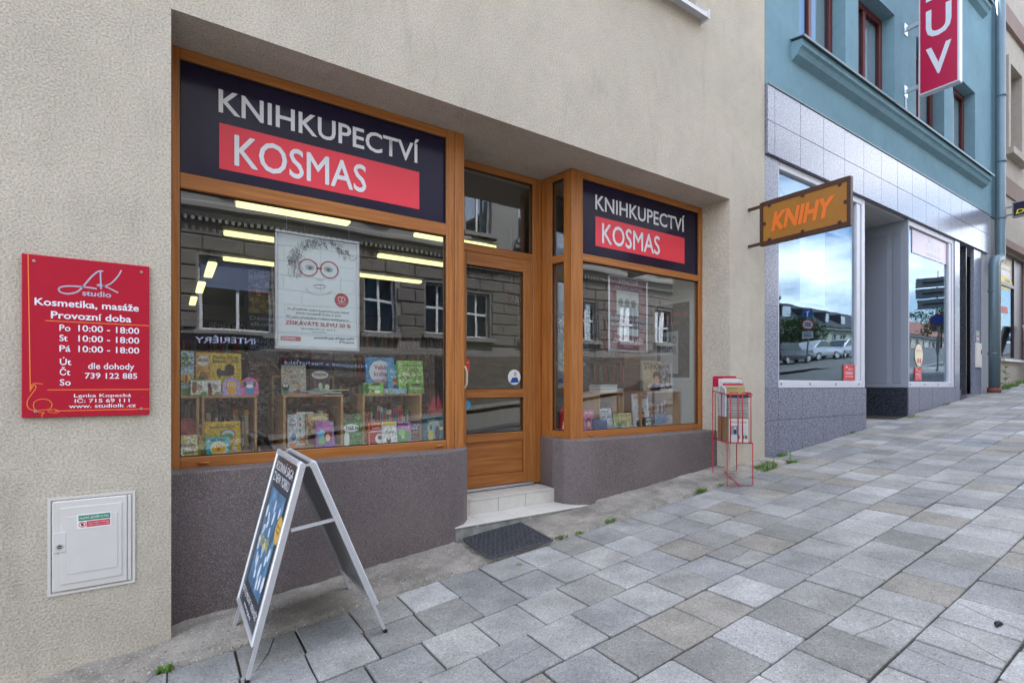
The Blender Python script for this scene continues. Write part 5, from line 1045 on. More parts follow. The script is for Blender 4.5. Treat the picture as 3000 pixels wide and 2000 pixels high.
for p, n, h, s, e, lab in (((1610, 1128), 150, .05, .035, 2.4, 'grass clump along the mortar strip on the downhill side of the wire rack'), ((1400, 1196), 110, .04, .03, 2.2, 'grass clump where the mortar strip meets the slabs below the second window'), ((1290, 1233), 120, .035, .028, 3, 'mossy grass clump touching the rubber mat corner'),
    ((1480, 1166), 40, .03, .018, 1.5, 'tiny grass sprig on the strip under the window with display boxes'), ((1330, 1225), 60, .03, .02, 2, 'low grass clump just uphill of the rubber mat'), ((1190, 1297), 30, .02, .012, 2, 'tiny moss sprig in the slab joint below the rubber mat'), ((1745, 1075), 160, .06, .05, 1.8, 'dense grass clump at the outer corner of the pillar'),
    ((1795, 1045), 110, .05, .04, 2, 'grass clump where the granite plinth begins'), ((1850, 1020), 60, .05, .03, 2.5, 'thin grass clump under the first joint of the granite plinth'), ((1955, 992), 70, .06, .03, 2, 'grass clump at the edge of the shoe shop entrance'), ((380, 1540), 90, .045, .03, 1.2, 'grass clump by the broken mortar below the gas cabinet'),
    ((630, 1440), 40, .025, .02, 1.6, 'tiny grass sprig between the legs of the A-board'), ((2095, 955), 50, .06, .05, 3, 'grass clump under the narrower granite plinth'), ((2170, 925), 60, .06, .06, 3, 'grass clump at the foot of the side door step'), ((1655, 1112), 40, .03, .02, 2, 'small grass sprig beneath the wire rack')):
    g_ = G(*p); tuft(g_.x, g_.y, n, h, s, lab, ang=0, elong=e)
def weed(x, y, h, n, label, lw_=.018, ll=.05):
    z = zg(x); t = thing('weed', (x, y, z), label, 'weed'); m_ = MB(); m_.tube([(x, y, z - .01), (x + .005, y, z + h * .5), (x - .004, y + .003, z + h)], [.003, .0025, .001], 6); m_.build('stem', M_grass[2], t)
    for k in range(n):
        a = k * 2.4; zz = z + h * (.1 + .85 * k / n); L_ = ll * (1.2 - .6 * k / n); d = Vector((math.cos(a), math.sin(a), .35)).normalized(); s = d.cross(Vector((0, 0, 1))).normalized() * lw_ * (1.1 - .5 * k / n); b0 = Vector((x, y, zz)); p1 = b0 + d * L_ * .55 + Vector((0, 0, .004)); p2 = b0 + d * L_ - Vector((0, 0, .008))
        m_ = MB(); m_.poly([b0, p1 - s, p2, p1]); m_.poly([b0, p1, p2, p1 + s]); m_.build('leaf', M_grass[k % 3], t)
p = G(1815, 1063); weed(p.x, p.y, .16, 12, 'leafy weed with a single stem in the slab joint by the granite plinth')

p = G(2295, 1437); m_ = MB(); m_.tube([(p.x - .03, p.y, p.z + .006), (p.x - .012, p.y + .006, p.z + .012), (p.x + .01, p.y + .002, p.z + .011), (p.x + .028, p.y - .006, p.z + .006)], [.004, .011, .012, .004], 8); tag(m_.build('rubber_scrap', M_seal, None, loc=p, smooth=True), 'small black lump lying on a worn paving slab', 'litter')

# --- loose grit and moss along the broken edge of the mortar strip
M_grit = ramp_mat('grit', [(.30, .28, .25), (.2, .19, .17), (.38, .37, .35), (.12, .11, .1), (.28, .2, .14)], rough=.9)
m_ = MB(); rg = random.Random(21)
for k in range(900):
    x = rg.uniform(-.6, 5.8); y = strip_y0(x) + rg.gauss(-.005, .022) if rg.random() < .8 else rg.uniform(-.28, .12)
    if 1.84 < x < 2.5 and y < .2: continue
    r_ = rg.choice((.003, .004, .004, .006, .009)); c = Vector((x, y, zg(x) + (.002 if y < strip_y0(x) else .028))); pts = [c + Vector((r_ * rg.uniform(.7, 1.2) * a, r_ * rg.uniform(.7, 1.2) * b, r_ * .7 * cc)) for a, b, cc in ((1, 0, 0), (0, 1, 0), (-1, 0, 0), (0, -1, 0), (0, 0, 1))]
    for i in range(4): m_.poly([pts[i], pts[(i + 1) % 4], pts[4]])
m_.build('gravel', M_grit)['kind'] = 'stuff'
m_ = MB()
for k in range(1500):
    x = rg.uniform(2.4, 9.5) if rg.random() < .8 else rg.uniform(-.3, 3); row = rg.choice((0, 0, 0, 1, 1, 2)); y = Y0 - row * PITY + rg.gauss(0, .003)
    if MN.noise(Vector((x * 1.7, row * 5, 3))) < .12: continue
    a = rg.uniform(0, 6.28); h = rg.uniform(.004, .014); s = Vector((math.cos(a), math.sin(a), 0)) * .0022; b0 = Vector((x, y, zg(x) - .004)); m_.poly([b0 - s, b0 + s, b0 + Vector((rg.gauss(0, .004), rg.gauss(0, .004), h + .004))], rg.randrange(3))
m_.build('moss', M_grass)['kind'] = 'stuff'
# ================================================================ blue house with the granite shop front
M_blue = roughcast('blue_render', (.19, .325, .39), 120, .6, .004)
def granite(name, col, rough, contrast=.55, scale=(60, 60, 60)):
    m = bpy.data.materials.new(name); m.use_nodes = True; n = m.node_tree.nodes; l = m.node_tree.links; b = n['Principled BSDF']
    b.inputs['Roughness'].default_value = rough; b.inputs['Specular IOR Level'].default_value = .33
    pos = n.new('ShaderNodeNewGeometry').outputs['Position']; mpn = n.new('ShaderNodeMapping'); mpn.inputs['Rotation'].default_value = (0, .6, 0); mpn.inputs['Scale'].default_value = scale; l.new(pos, mpn.inputs[0])
    t = n.new('ShaderNodeTexNoise'); t.inputs['Scale'].default_value = 1; t.inputs['Detail'].default_value = 5; t.inputs['Roughness'].default_value = .7; t.inputs['Distortion'].default_value = .5; l.new(mpn.outputs[0], t.inputs['Vector'])
    r = n.new('ShaderNodeValToRGB'); r.color_ramp.elements[0].position = .36; r.color_ramp.elements[1].position = .64
    r.color_ramp.elements[0].color = (*[c * (1 - contrast) for c in col], 1); r.color_ramp.elements[1].color = (*[c * (1 + contrast) for c in col], 1)
    l.new(t.outputs['Fac'], r.inputs[0]); l.new(r.outputs[0], b.inputs['Base Color'])
    return m
M_gran = granite('polished_granite', (.21, .23, .30), .2, .62, (32, 60, 75)); M_granb = granite('honed_granite', (.18, .19, .24), .4, .7, (26, 50, 62))
M_wpvc = mat('white_frame', (.58, .59, .66), rough=.4, var=.04, vs=8)
M_gpan = mat('grey_panel', (.28, .31, .37), rough=.45, var=.06, vs=4)
M_mirror = glass('street_glass', .03, .23, tint=(.8, .85, .86), p=1.6, refl=(.66, .82, 1))
M_redfr = mat('red_brown_frame', (.10, .018, .016), rough=.4)
bh = thing('blue_house', (10.2, .5, 1.0), 'blue rendered house with polished granite shop front', 'building')
WU = [(6.684, 7.958, 5.80, 7.36), (8.357, 9.633, 5.80, 7.36), (10.512, 11.831, 5.80, 7.36), (12.28, 13.56, 5.80, 7.36)]
WU2 = [(a, b, 9.35, 9.9) for a, b, _, _ in WU]
m_ = MB(); facade(m_, 5.905, 14.975, 5.045, 9.95, 0, WU + WU2, .24); m_.build('wall', M_blue, bh)
m_ = MB(); m_.box(5.91, 14.97, .26, 8, 5.05, 9.95); m_.build('core', mat('dark_room', (.03, .03, .035), rough=.9), bh)
m_ = MB(); m_.box(5.91, 14.54, 7.9, 8, -.5, 5.04); m_.box(14.44, 14.54, .3, 7.9, -.5, 5.04); m_.build('unseen_rear_wall', mat('dark_room', (.03, .03, .035)), bh)  # unseen walls, added to keep the sun out from behind
for (a, b, c_, d_) in WU + WU2:
    fr = MB(); f = .09
    for q in ((a, a + f, c_, d_), (b - f, b, c_, d_), (a + f, b - f, c_, c_ + f), (a + f, b - f, d_ - f, d_), ((a + b) / 2 - .04, (a + b) / 2 + .04, c_ + f, d_ - f)): fr.box(q[0], q[1], .17, .235, q[2], q[3])
    wo = fr.build('window', M_redfr, bh, bevel=.008)
    for x0, x1 in ((a + f, (a + b) / 2 - .04), ((a + b) / 2 + .04, b - f)):
        pn = MB(); pn.box(x0, x1, .20, .206, c_ + f, d_ - f); pn.build('pane', M_mirror, wo)
    cu = MB(); n = 26
    for k in range(n):
        x0 = a + f + (b - a - 2 * f) * k / n; x1 = a + f + (b - a - 2 * f) * (k + 1) / n; ya_ = .24 + .01 * (k % 2); yb2 = .24 + .01 * ((k + 1) % 2); cu.poly([(x0, ya_, c_ + f), (x1, yb2, c_ + f), (x1, yb2, d_ - f), (x0, ya_, d_ - f)])
    cu.build('curtain', mat('net_curtain', (.5, .52, .54), rough=.9), wo)
M_zinc = mat('zinc_sheet', (.16, .22, .24), rough=.5, metal=.2, var=.1, vs=6)
for z0_, xa_, xb_ in ((5.60, 6.50, 14.05), (9.13, 6.50, 14.05)):                     # string course with sheet-metal cap
    m_ = MB(); m_.ext([(xa_, .0, z0_ - .08), (xa_, -.08, z0_ - .03), (xa_, -.11, z0_ + .03), (xa_, -.14, z0_ + .05), (xa_, -.14, z0_ + .13), (xa_, 0, z0_ + .16)], (xb_ - xa_, 0, 0)); so = m_.build('string_course', M_blue, bh, recalc=True)
    m_ = MB(); m_.ext([(xa_ - .03, .02, z0_ + .19), (xa_ - .03, -.18, z0_ + .155), (xa_ - .03, -.18, z0_ + .125), (xa_ - .03, -.17, z0_ + .125), (xa_ - .03, -.165, z0_ + .148), (xa_ - .03, .02, z0_ + .18)], (xb_ - xa_ + .06, 0, 0)); m_.build('sheet_cap', M_zinc, so, recalc=True)
# granite band of tiles, pushed out over the shop windows
ZB0, ZB1 = 4.205, 5.035; bx = [5.905, 6.06] + [6.06 + .5985 * k for k in range(1, 14)] + [14.35]
m_ = MB(); m_.box(5.91, 14.345, -.012, .30, ZB0 + .004, ZB1); bnd = m_.build('band_core', M_granb, bh)
for zz0, zz1 in ((ZB0, 4.60), (4.60, ZB1)):
    for a, b in zip(bx, bx[1:]):
        t = MB(); e = RND.uniform(-.0007, .0007); t.box(a + .004, b - .004, -.034 + e, -.0125, zz0 + .004, zz1 - .004); t.build('granite_tile', M_gran, bnd)
m_ = MB(); m_.box(5.91, 14.34, -.045, -.0345, ZB1 - .012, ZB1 + .008); m_.build('drip_edge', M_zinc, bh)
# plinth: granite cladding under the windows
SHP = .065
def clad(x0, x1, z1, y, name='plinth'):
    m_ = MB(); m_.ext([(x0, y + .014, zg(x0) - .2), (x1, y + .014, zg(x1) - .2), (x1, y + .014, z1), (x0, y + .014, z1)], (0, .12, 0)); core = m_.build(name, M_granb, bh, recalc=True)
    xs = [x0] + [x for x in [5.914, 6.20, 6.771, 7.34, 7.912, 8.48, 8.64, 10.2, 10.66, 11.24, 11.83, 12.42] if x0 + .1 < x < x1 - .05] + [x1]
    for a, b in zip(xs, xs[1:]):
        zlo = zg(a) - .12
        zs = [zlo] + [z for z in (.815, 1.01) if zlo + .12 < z < z1 - .12][-1:] + [z1]
        for c_, d_ in zip(zs, zs[1:]):
            t = MB(); e = RND.uniform(-.0008, .0008); t.box(a + .003, b - .003, y + e, y + .0135, c_ + .003, d_ - .003); t.build('granite_tile', M_granb, core)
clad(5.905, 8.62, 1.398, .0); clad(10.2, 12.66, 1.40, .0); clad(13.14, 14.1, 1.26, .0)
# upright granite strips
for x0, x1, z0_ in ((5.905, 6.205, 1.40), (12.39, 12.66, 1.40), (13.49, 13.95, 1.2)):
    zs = [z0_, 2.4, 3.3, 4.2]
    for c_, d_ in zip(zs, zs[1:]): t = MB(); t.box(x0, x1, .001, .05, c_ + .0012, d_ - .0012); t.build('granite_tile', M_gran, bh)
# shop windows
def swin(x0, x1, label):
    fr = MB(); y0, y1 = .015, .10; f = .09
    for q in ((x0, x0 + .06, 1.402, 4.2), (x1 - .10, x1, 1.402, 4.2), (x0 + .06, x1 - .10, 1.402, 1.50), (x0 + .06, x1 - .10, 4.11, 4.2)): fr.box(q[0], q[1], y0, y1, q[2], q[3])
    fr.box(x1 - .24, x1 - .13, y0 + .01, y1, 1.50, 4.11)
    o = fr.build('shop_window', M_wpvc, bh, bevel=.006); tag(o, label)
    p_ = MB(); p_.box(x0 + .05, x1 - .12, .058, .066, 1.49, 4.12); p_.build('pane', M_mirror, o)
    for k in range(4): d_ = MB(); xx = x0 + .1 + (x1 - x0 - .3) * k / 3; d_.disc((xx, y0 + .001, 1.455), (0, -1, 0), .012, .006, 10); d_.build('drain_cap', M_seal, o)
    return o
w1 = swin(6.19, 8.61, 'wide white-framed shop window reflecting sky and parked cars'); w2 = swin(10.21, 12.39, 'narrower white-framed shop window reflecting a signpost')
m_ = MB(); m_.box(6.25, 8.45, .16, .20, 3.62, 4.10); m_.build('inner_fascia', mat('fascia_white', (.6, .62, .68), rough=.5), w1)
m_ = MB(); m_.box(6.19, 8.61, 2.6, 2.7, 1.2, 4.2); m_.box(6.19, 8.61, .1, 2.6, 1.19, 1.2); m_.build('shop_room', mat('shoe_shop', (.10, .10, .10), rough=.9, var=.5, vs=3), w1)
m_ = MB(); m_.box(10.21, 12.39, 2.6, 2.7, 1.2, 4.2); m_.build('shop_room', mat('shoe_shop', (.10, .10, .10)), w2)
m_ = MB(); m_.box(10.50, 12.25, .05, .0575, 3.70, 4.10); m_.build('pink_foil', mat('pink_foil', (.36, .24, .34), rough=.3), w2)
text('rieker', w2, M_white, (11.08, .05, 3.84), (1, 0, 0), (0, 0, 1), .17, .78, bold=-.01); text('ANTISTRESS', w2, M_white, (11.1, .05, 3.745), (1, 0, 0), (0, 0, 1), .05, .74)
def flower(parent, x, z, s, y):
    m_ = MB()
    for a, r_ in ((math.pi / 2, 1), (math.pi / 2 + .9, .8), (math.pi / 2 - .9, .8)): m_.ext([(x + s * (r_ * .5 * math.cos(a) + .22 * math.cos(t) * math.sin(a) + .5 * r_ * math.sin(t) * math.cos(a)), y, z + s * (r_ * .5 * math.sin(a) - .22 * math.cos(t) * math.cos(a) + .5 * r_ * math.sin(t) * math.sin(a))) for t in [2 * math.pi * k / 12 for k in range(12)]], (0, -.0006, 0))
    m_.box(x - .3 * s, x + .3 * s, y - .001, y - .0002, z - .12 * s, z); m_.build('flower_mark', M_white, parent, recalc=True)
flower(w2, 11.28, 3.99, .09, .0495)
def red_sticker(parent, x0, x1, z0_, z1_):
    m_ = MB(); m_.box(x0, x1, .05, .0575, z0_, z1_); m_.build('sticker', ink(205, 55, 60), parent)
    w = x1 - x0; text('rieker', parent, M_white, (x0 + .12 * w, .0495, z0_ + .38 * (z1_ - z0_)), (1, 0, 0), (0, 0, 1), .05, w * .74); text('ANTISTRESS', parent, M_white, (x0 + .12 * w, .0495, z0_ + .2 * (z1_ - z0_)), (1, 0, 0), (0, 0, 1), .02, w * .74); text('fashion by', parent, M_white, (x0 + .42 * w, .0495, z0_ + .66 * (z1_ - z0_)), (1, 0, 0), (0, 0, 1), .024, w * .45); flower(parent, x0 + .26 * w, z0_ + .78 * (z1_ - z0_), .035, .0494)
red_sticker(w1, 8.02, 8.36, 1.51, 1.74); red_sticker(w2, 10.62, 10.92, 1.52, 1.75)
m_ = MB(); m_.disc((10.80, .057, 1.96), (0, -1, 0), .17, .006, 26, 0, ry=.19); m_.disc((10.75, .0508, 1.86), (0, -1, 0), .035, .0008, 12, 1, ry=.05); m_.disc((10.85, .0508, 1.86), (0, -1, 0), .035, .0008, 12, 1, ry=.05); m_.build('sticker', [ink(235, 222, 190), ink(200, 55, 50)], w2)
text('SUMMER LOVE', w2, ink(200, 80, 70), (10.68, .0505, 2.02), (1, 0, 0), (0, 0, 1), .03, .24)
# big graphic on the white inner fascia of the first window
m_ = MB(); stroke(m_, [(6.36, 4.03), (6.50, 3.97), (6.62, 3.92), (6.9, 3.84)], .05, 0, .1595); stroke(m_, [(6.50, 4.05), (6.53, 3.7)], .035, 0, .159); m_.build('fascia_mark', ink(120, 135, 165), w1)
m_ = MB(); m_.box(6.95, 7.62, .12, .122, 2.55, 3.6); m_.build('hanging_print', mat('hanging_print', (.5, .55, .6), rough=.7, var=.15, vs=4), w1)
# recessed entrance between the two windows
m_ = MB(); m_.box(10.185, 10.20, .0, .66, 1.405, 4.2); ew = m_.build('entrance_wall', M_gpan, bh)
m_ = MB(); m_.box(10.175, 10.1845, .10, .22, 1.47, 4.02); m_.box(10.175, 10.1845, .30, .62, 1.47, 4.02); m_.build('recessed_panel', mat('grey_panel_inner', (.23, .255, .31), rough=.45), ew, bevel=.006)
m_ = MB(); m_.box(10.17, 10.198, .0145, .66, .6, 1.40); m_.build('entrance_plinth', granite('black_granite', (.035, .04, .055), .18, .9, (30, 45, 60)), bh)
m_ = MB(); m_.box(8.61, 8.63, .1, 3.5, .7, 4.2); m_.box(8.63, 12.3, 3.5, 3.6, .7, 4.2); m_.build('entrance_wall', mat('dark_passage', (.06, .065, .06), rough=.9), bh)
m_ = MB(); m_.box(8.6, 10.2, .05, 3.5, 4.195, 4.25)
for k in range(22): m_.box(8.6, 10.17, .06 + .14 * k, .06 + .14 * k + .125, 4.186, 4.1949)
m_.build('entrance_ceiling', mat('slatted_ceiling', (.42, .43, .43), rough=.6), bh)
m_ = MB(); m_.box(8.62, 10.18, .0, 3.5, zg(9) - .3, .875); m_.build('entrance_floor', mat('entrance_floor', (.32, .32, .32), rough=.7, var=.15, vs=8), bh)
gl_ = MB(); gl_.box(9.2, 10.15, 1.0, 1.01, .95, 4.15); gl_.build('pane', glass('passage_glass', .05, .5, tint=(.5, .52, .5)), bh)
# side door in its niche and the corner column
m_ = MB(); m_.box(13.13, 13.16, .03, .60, 1.26, 4.2); m_.box(12.66, 12.68, .05, .6, 1.2, 4.2); m_.build('door_niche', granite('dark_granite', (.045, .05, .065), .25, .85, (25, 45, 60)), bh)
dr2 = MB()
for q in ((12.68, 12.76, 1.36, 4.12), (13.05, 13.13, 1.36, 4.12), (12.76, 13.05, 1.36, 1.72), (12.76, 13.05, 3.18, 3.28), (12.76, 13.05, 4.04, 4.12)): dr2.box(q[0], q[1], .14, .20, q[2], q[3])
dro = dr2.build('side_door', M_wpvc, bh, bevel=.006); m_ = MB(); m_.box(12.75, 13.06, .165, .172, 1.71, 3.19); m_.box(12.75, 13.06, .165, .172, 3.27, 4.05); m_.build('pane', M_mirror, dro)
m_ = MB(); m_.box(12.66, 13.16, .1, .6, 1.0, 1.355); m_.build('door_step', M_granb, bh)
m_ = MB(); m_.ext([(14.1, .016, zg(14.1) - .1), (14.97, .016, zg(14.9) - .1), (14.97, .016, 5.04), (14.36, .016, 5.04), (14.36, .016, 4.3), (14.1, .016, 4.2)], (0, .2, 0)); m_.build('corner_wall', mat('pale_corner_render', (.42, .44, .47), rough=.9), bh, recalc=True)
mx_ = thing('meter_box', (13.7, 0, 1.8), 'white meter cabinet on the granite column by the side door', 'utility box')
m_ = MB(); m_.box(13.54, 13.87, -.03, .0, 1.80, 2.30); m_.build('cabinet', M_pvc, mx_, bevel=.006)
m_ = MB(); m_.box(13.57, 13.84, -.036, -.0305, 1.83, 2.27); m_.build('door', M_pvc, mx_, bevel=.004); m_ = MB(); m_.box(13.78, 13.81, -.042, -.0365, 2.08, 2.16); m_.build('handle', M_seal, mx_)
ic = thing('intercom', (13.67, 0, 2.3), 'grey intercom panel with small coloured tags above the meter cabinet', 'intercom')
m_ = MB(); m_.box(13.57, 13.78, -.015, .0, 2.31, 2.55); m_.build('panel', M_gpan, ic, bevel=.003)
for k, c_ in enumerate(((225, 225, 220), (200, 60, 60), (230, 200, 90))): m_ = MB(); m_.box(13.62, 13.72, -.018, -.0155, 2.37 + .05 * k, 2.40 + .05 * k); m_.build('tag', ink(*c_), ic)

# --- LUV sign box (its first letter cut by the frame)
lv = thing('vertical_sign', (10.02, -.48, 6.08), 'tall red lightbox sign with white letters on two wall arms', 'sign')
m_ = MB(); m_.box(9.985, 10.115, -.715, -.20, 6.075, 9.2); m_.build('case', mat('white_case', (.55, .56, .62), rough=.35), lv, bevel=.008)
for x, s in ((9.985, -1), (10.115, 1)):
    m_ = MB(); m_.box(min(x, x + s * .004), max(x, x + s * .004), -.690, -.225, 6.10, 9.17); m_.build('face', mat('red_acrylic', (.40, .006, .05), rough=.3), lv)
for s, z in (('V', 6.33), ('U', 6.93), ('B', 7.52), ('O', 8.11), ('B', 8.6)):
    if s in 'BO' and z > 7.6: continue
    text(s, lv, ink(200, 205, 214), (9.980, -.30, z), (0, -1, 0), (0, 0, 1), .42, .32, bold=.02)
for z in (6.26, 7.28): m_ = MB(); m_.box(10.03, 10.08, -.205, .0, z - .03, z + .03); m_.box(10.0, 10.11, -.012, -.0005, z - .09, z + .09); m_.build('wall_arm', M_alu, lv)
m_ = MB(); m_.tube([(10.03, -.015, 6.17), (10.03, -.02, 5.95), (10.04, -.015, 5.83)], .012, 6); m_.build('cable_end', ink(200, 205, 210), lv)

# --- downpipes at the corner
M_pipe = mat('grey_blue_pipe', (.12, .18, .215), rough=.45, metal=.3, var=.1, vs=3); M_pipeb = mat('dark_pipe', (.02, .035, .04), rough=.5); M_rust = mat('cast_iron_shoe', (.16, .055, .035), rough=.7)
dp = thing('downpipe', (14.25, -.10, zg(14.2)), 'grey-blue rainwater downpipe with a kinked offset at the house corner', 'downpipe')
m_ = MB(); m_.tube([(14.72, -.12, 12), (14.72, -.12, 4.25), (14.66, -.13, 4.13), (14.26, -.14, 4.05), (14.2, -.14, 3.95), (14.2, -.14, zg(14.2) + .05)], .088, 14); m_.build('pipe', M_pipe, dp, smooth=True)
for x, z in ((14.72, 7.6), (14.72, 6.2), (14.72, 5.0), (14.2, 3.4), (14.2, 2.1)): m_ = MB(); m_.tube([(x, -.13, z - .015), (x, -.13, z + .015)], .096, 14); m_.build('pipe_band', M_pipe, dp, smooth=True)
m_ = MB(); m_.tube([(14.2, -.14, zg(14.2) - .02), (14.2, -.14, zg(14.2) + .10)], .115, 14); m_.build('shoe', M_rust, dp, smooth=True)
dq = thing('downpipe', (14.62, -.10, zg(14.6)), 'dark thin downpipe behind the grey-blue one', 'downpipe')
m_ = MB(); m_.tube([(14.98, -.07, 12), (14.98, -.07, 4.4), (14.62, -.08, 4.1), (14.62, -.08, zg(14.6) + .05)], .065, 12); m_.build('pipe', M_pipeb, dq, smooth=True)
m_ = MB(); m_.tube([(14.62, -.08, zg(14.6) - .02), (14.62, -.08, zg(14.6) + .10)], .08, 12); m_.build('shoe', M_rust, dq, smooth=True)
for z in (2.0, 3.3): m_ = MB(); m_.tube([(14.62, -.08, z - .012), (14.62, -.08, z + .012)], .071, 12); m_.build('pipe_band', M_pipeb, dq, smooth=True)

# ================================================================ beige house beyond
M_beige = roughcast('beige_render', (.40, .36, .31), 120, .5, .004); M_brown = roughcast('brown_band_render', (.26, .195, .17), 120, .5, .004)
bg_ = thing('beige_house', (17.5, .5, 1.4), 'beige rendered house with brown bands beyond the downpipes', 'building')
m_ = MB(); facade(m_, 14.98, 22, .8, 11.5, .02, [(15.93, 16.86, 6.80, 8.77), (18.1, 19.0, 6.80, 8.77), (15.40, 17.7, 2.04, 4.50)], .22); m_.build('wall', M_beige, bg_)
m_ = MB(); m_.box(14.99, 22, .25, 6, .8, 11.5); m_.build('core', mat('dark_room', (.03, .03, .035)), bg_)
for z0_, z1_ in ((5.745, 6.15), (9.58, 10.05)): m_ = MB(); m_.box(14.985, 22, -.012, .018, z0_, z1_); m_.build('band', M_brown, bg_)
m_ = MB(); m_.box(14.985, 22, -.10, .018, 4.50, 4.66); m_.build('ledge', M_brown, bg_)
m_ = MB(); m_.box(14.985, 22, -.05, .018, 9.54, 9.579); m_.build('ledge', M_brown, bg_)
for x0 in (15.93, 18.1):
    x1 = x0 + .93
    m_ = MB()
    for q in ((x0 - .17, x0 - .002, 6.80, 8.93), (x1 + .002, x1 + .17, 6.80, 8.93), (x0 - .002, x1 + .002, 8.772, 8.93)): m_.box(q[0], q[1], -.03, .0185, q[2], q[3])
    wo = m_.build('window', M_beige, bg_); m_ = MB(); m_.box(x0 - .25, x1 + .25, -.13, .0185, 6.65, 6.80); m_.build('sill', M_beige, wo)
    m_ = MB(); m_.box(x0, x1, .20, .215, 6.81, 8.76); m_.build('shutter', mat('brown_shutter', (.10, .06, .065), rough=.6), wo)
sw = MB()
for q in ((15.40, 15.44, 2.04, 4.5), (16.80, 16.98, 2.04, 4.5), (15.44, 16.80, 3.74, 3.82), (15.44, 16.80, 2.04, 2.09), (15.44, 16.80, 4.46, 4.5)): sw.box(q[0], q[1], .10, .18, q[2], q[3])
swo = sw.build('shop_window', mat('plum_frame', (.05, .03, .04), rough=.4), bg_, bevel=.005)
m_ = MB(); m_.box(15.43, 16.81, .13, .137, 2.08, 3.75); m_.build('pane', M_mirror, swo)
m_ = MB(); m_.box(15.43, 16.81, .13, .14, 3.81, 4.47); m_.build('advert_panel', art([(150, 128, 120), (160, 138, 128), (140, 120, 116)], 3, 2), swo)
text('PRODEJ A MONTÁŽ', swo, ink(225, 205, 60), (15.47, .1295, 4.24), (1, 0, 0), (0, 0, 1), .12, 1.28, bold=.01); text('DIGITÁLNÍ SATELITNÍ TECHNIKY', swo, ink(225, 205, 60), (15.47, .1295, 4.12), (1, 0, 0), (0, 0, 1), .05, 1.28)
m_ = MB(); m_.disc((16.2, .1292, 3.83), (0, -1, 0), .62, .0006, 28, 0, ry=.16); m_.build('yellow_swoosh', ink(225, 200, 70), swo); text('skylink', swo, ink(60, 130, 180), (16.2, .128, 3.86), (1, 0, 0), (0, 0, 1), .09, .42)
m_ = MB(); m_.box(15.45, 16.4, .1245, .128, 3.12, 3.27); m_.build('sticker', ink(175, 50, 60), swo)
m_ = MB(); m_.box(15.38, 17.0, -.05, .0185, 1.98, 2.035); m_.build('sill', ink(200, 200, 200), bg_)
m_ = MB(); m_.box(16.99, 18.4, .12, .2, 1.5, 4.5); m_.build('door', mat('plum_frame', (.05, .03, .04)), bg_)
lean = thing('leaning_panel', (17.0, -.12, zg(17)), 'white louvred panel leaning beside the beige house shop window', 'panel')
m_ = MB(); m_.ext([(16.98, -.45, zg(17) + .01), (17.5, -.40, zg(17.5) + .01), (17.45, -.06, 2.9), (16.93, -.06, 2.88)], (0, .05, 0)); m_.build('board', M_pvc, lean, recalc=True)
dg = thing('digital_sign', (15.55, -.5, 5.1), 'dark blue box sign with yellow letters on two steel arms', 'sign')
m_ = MB(); m_.box(15.24, 15.36, -1.15, -.19, 5.09, 5.42); m_.build('case', mat('grey_case', (.28, .30, .34), rough=.4), dg, bevel=.006)
m_ = MB(); m_.box(15.236, 15.2398, -1.12, -.215, 5.115, 5.395); m_.build('face', ink(22, 22, 50), dg)
text('DIGITAL', dg, ink(230, 215, 40), (15.2355, -.25, 5.15), (0, -1, 0), (0, 0, 1), .09, .7, bold=.02, shear=.2)
for z in (5.17, 5.34): m_ = MB(); m_.tube([(15.30, -.19, z), (15.30, .02, z)], .018, 8); m_.build('wall_arm', M_alu, dg)
for x, n in ((14.95, 160), (15.6, 220), (16.4, 160), (17.4, 160)):
    tuft(x, -.12, n, .12, .10, 'weedy grass at the foot of the beige house', 'grass at the beige house', elong=2)
weed(15.0, -.14, .62, 16, 'tall leafy weed beside the dark downpipe', .05, .14)

# --- pushchair parked inside the shoe shop's entrance
m_ = MB(); m_.box(10.18, 12.3, .68, 3.5, .5, .872); m_.build('entrance_floor', mat('entrance_floor', (.32, .32, .32)), bh)
pc = thing('pushchair', (10.95, .95, .875), 'blue and red pushchair parked inside the shoe shop entrance', 'pushchair'); PX, PY, PZ = 10.95, .95, .875
M_ptube = mat('pushchair_tube', (.3, .3, .32), rough=.35, metal=.6)
m_ = MB()
for s in (-.2, .2): m_.tube([(PX - .35, PY + s, PZ + .1), (PX + .2, PY + s, PZ + .55), (PX + .42, PY + s, PZ + 1.0)], .012, 8); m_.tube([(PX + .38, PY + s, PZ + .1), (PX - .1, PY + s, PZ + .5)], .012, 8)
m_.tube([(PX + .42, PY - .2, PZ + 1.0), (PX + .42, PY + .2, PZ + 1.0)], .014, 8); m_.build('frame', M_ptube, pc, smooth=True)
for wx in (-.36, .38):
    for s in (-.21, .21): m_ = MB(); m_.disc((PX + wx, PY + s - .02, PZ + .1), (0, 1, 0), .1, .04, 18); m_.build('wheel', mat('pram_tyre', (.02, .02, .02), rough=.8), pc, bevel=.008)
m_ = MB(); m_.ext([(PX - .25, PY - .18, PZ + .38), (PX + .15, PY - .18, PZ + .36), (PX + .36, PY - .18, PZ + .82), (PX + .3, PY - .18, PZ + .85), (PX + .1, PY - .18, PZ + .46), (PX - .25, PY - .18, PZ + .46)], (0, .36, 0)); m_.build('seat', mat('red_fabric', (.25, .01, .05), rough=.8, var=.2, vs=10), pc, recalc=True, bevel=.01)
m_ = MB(); m_.ext([(PX + .34 + .42 * math.cos(a) * (1 if q else .96) - .12, PY - .2, PZ + .62 + .34 * math.sin(a) * (1 if q else .94)) for q, aa in ((1, range(6, 16)), (0, range(15, 5, -1))) for a in [k * .2 for k in aa]], (0, .4, 0)); m_.build('hood', mat('blue_fabric', (.03, .13, .3), rough=.8, var=.2, vs=10), pc, recalc=True)
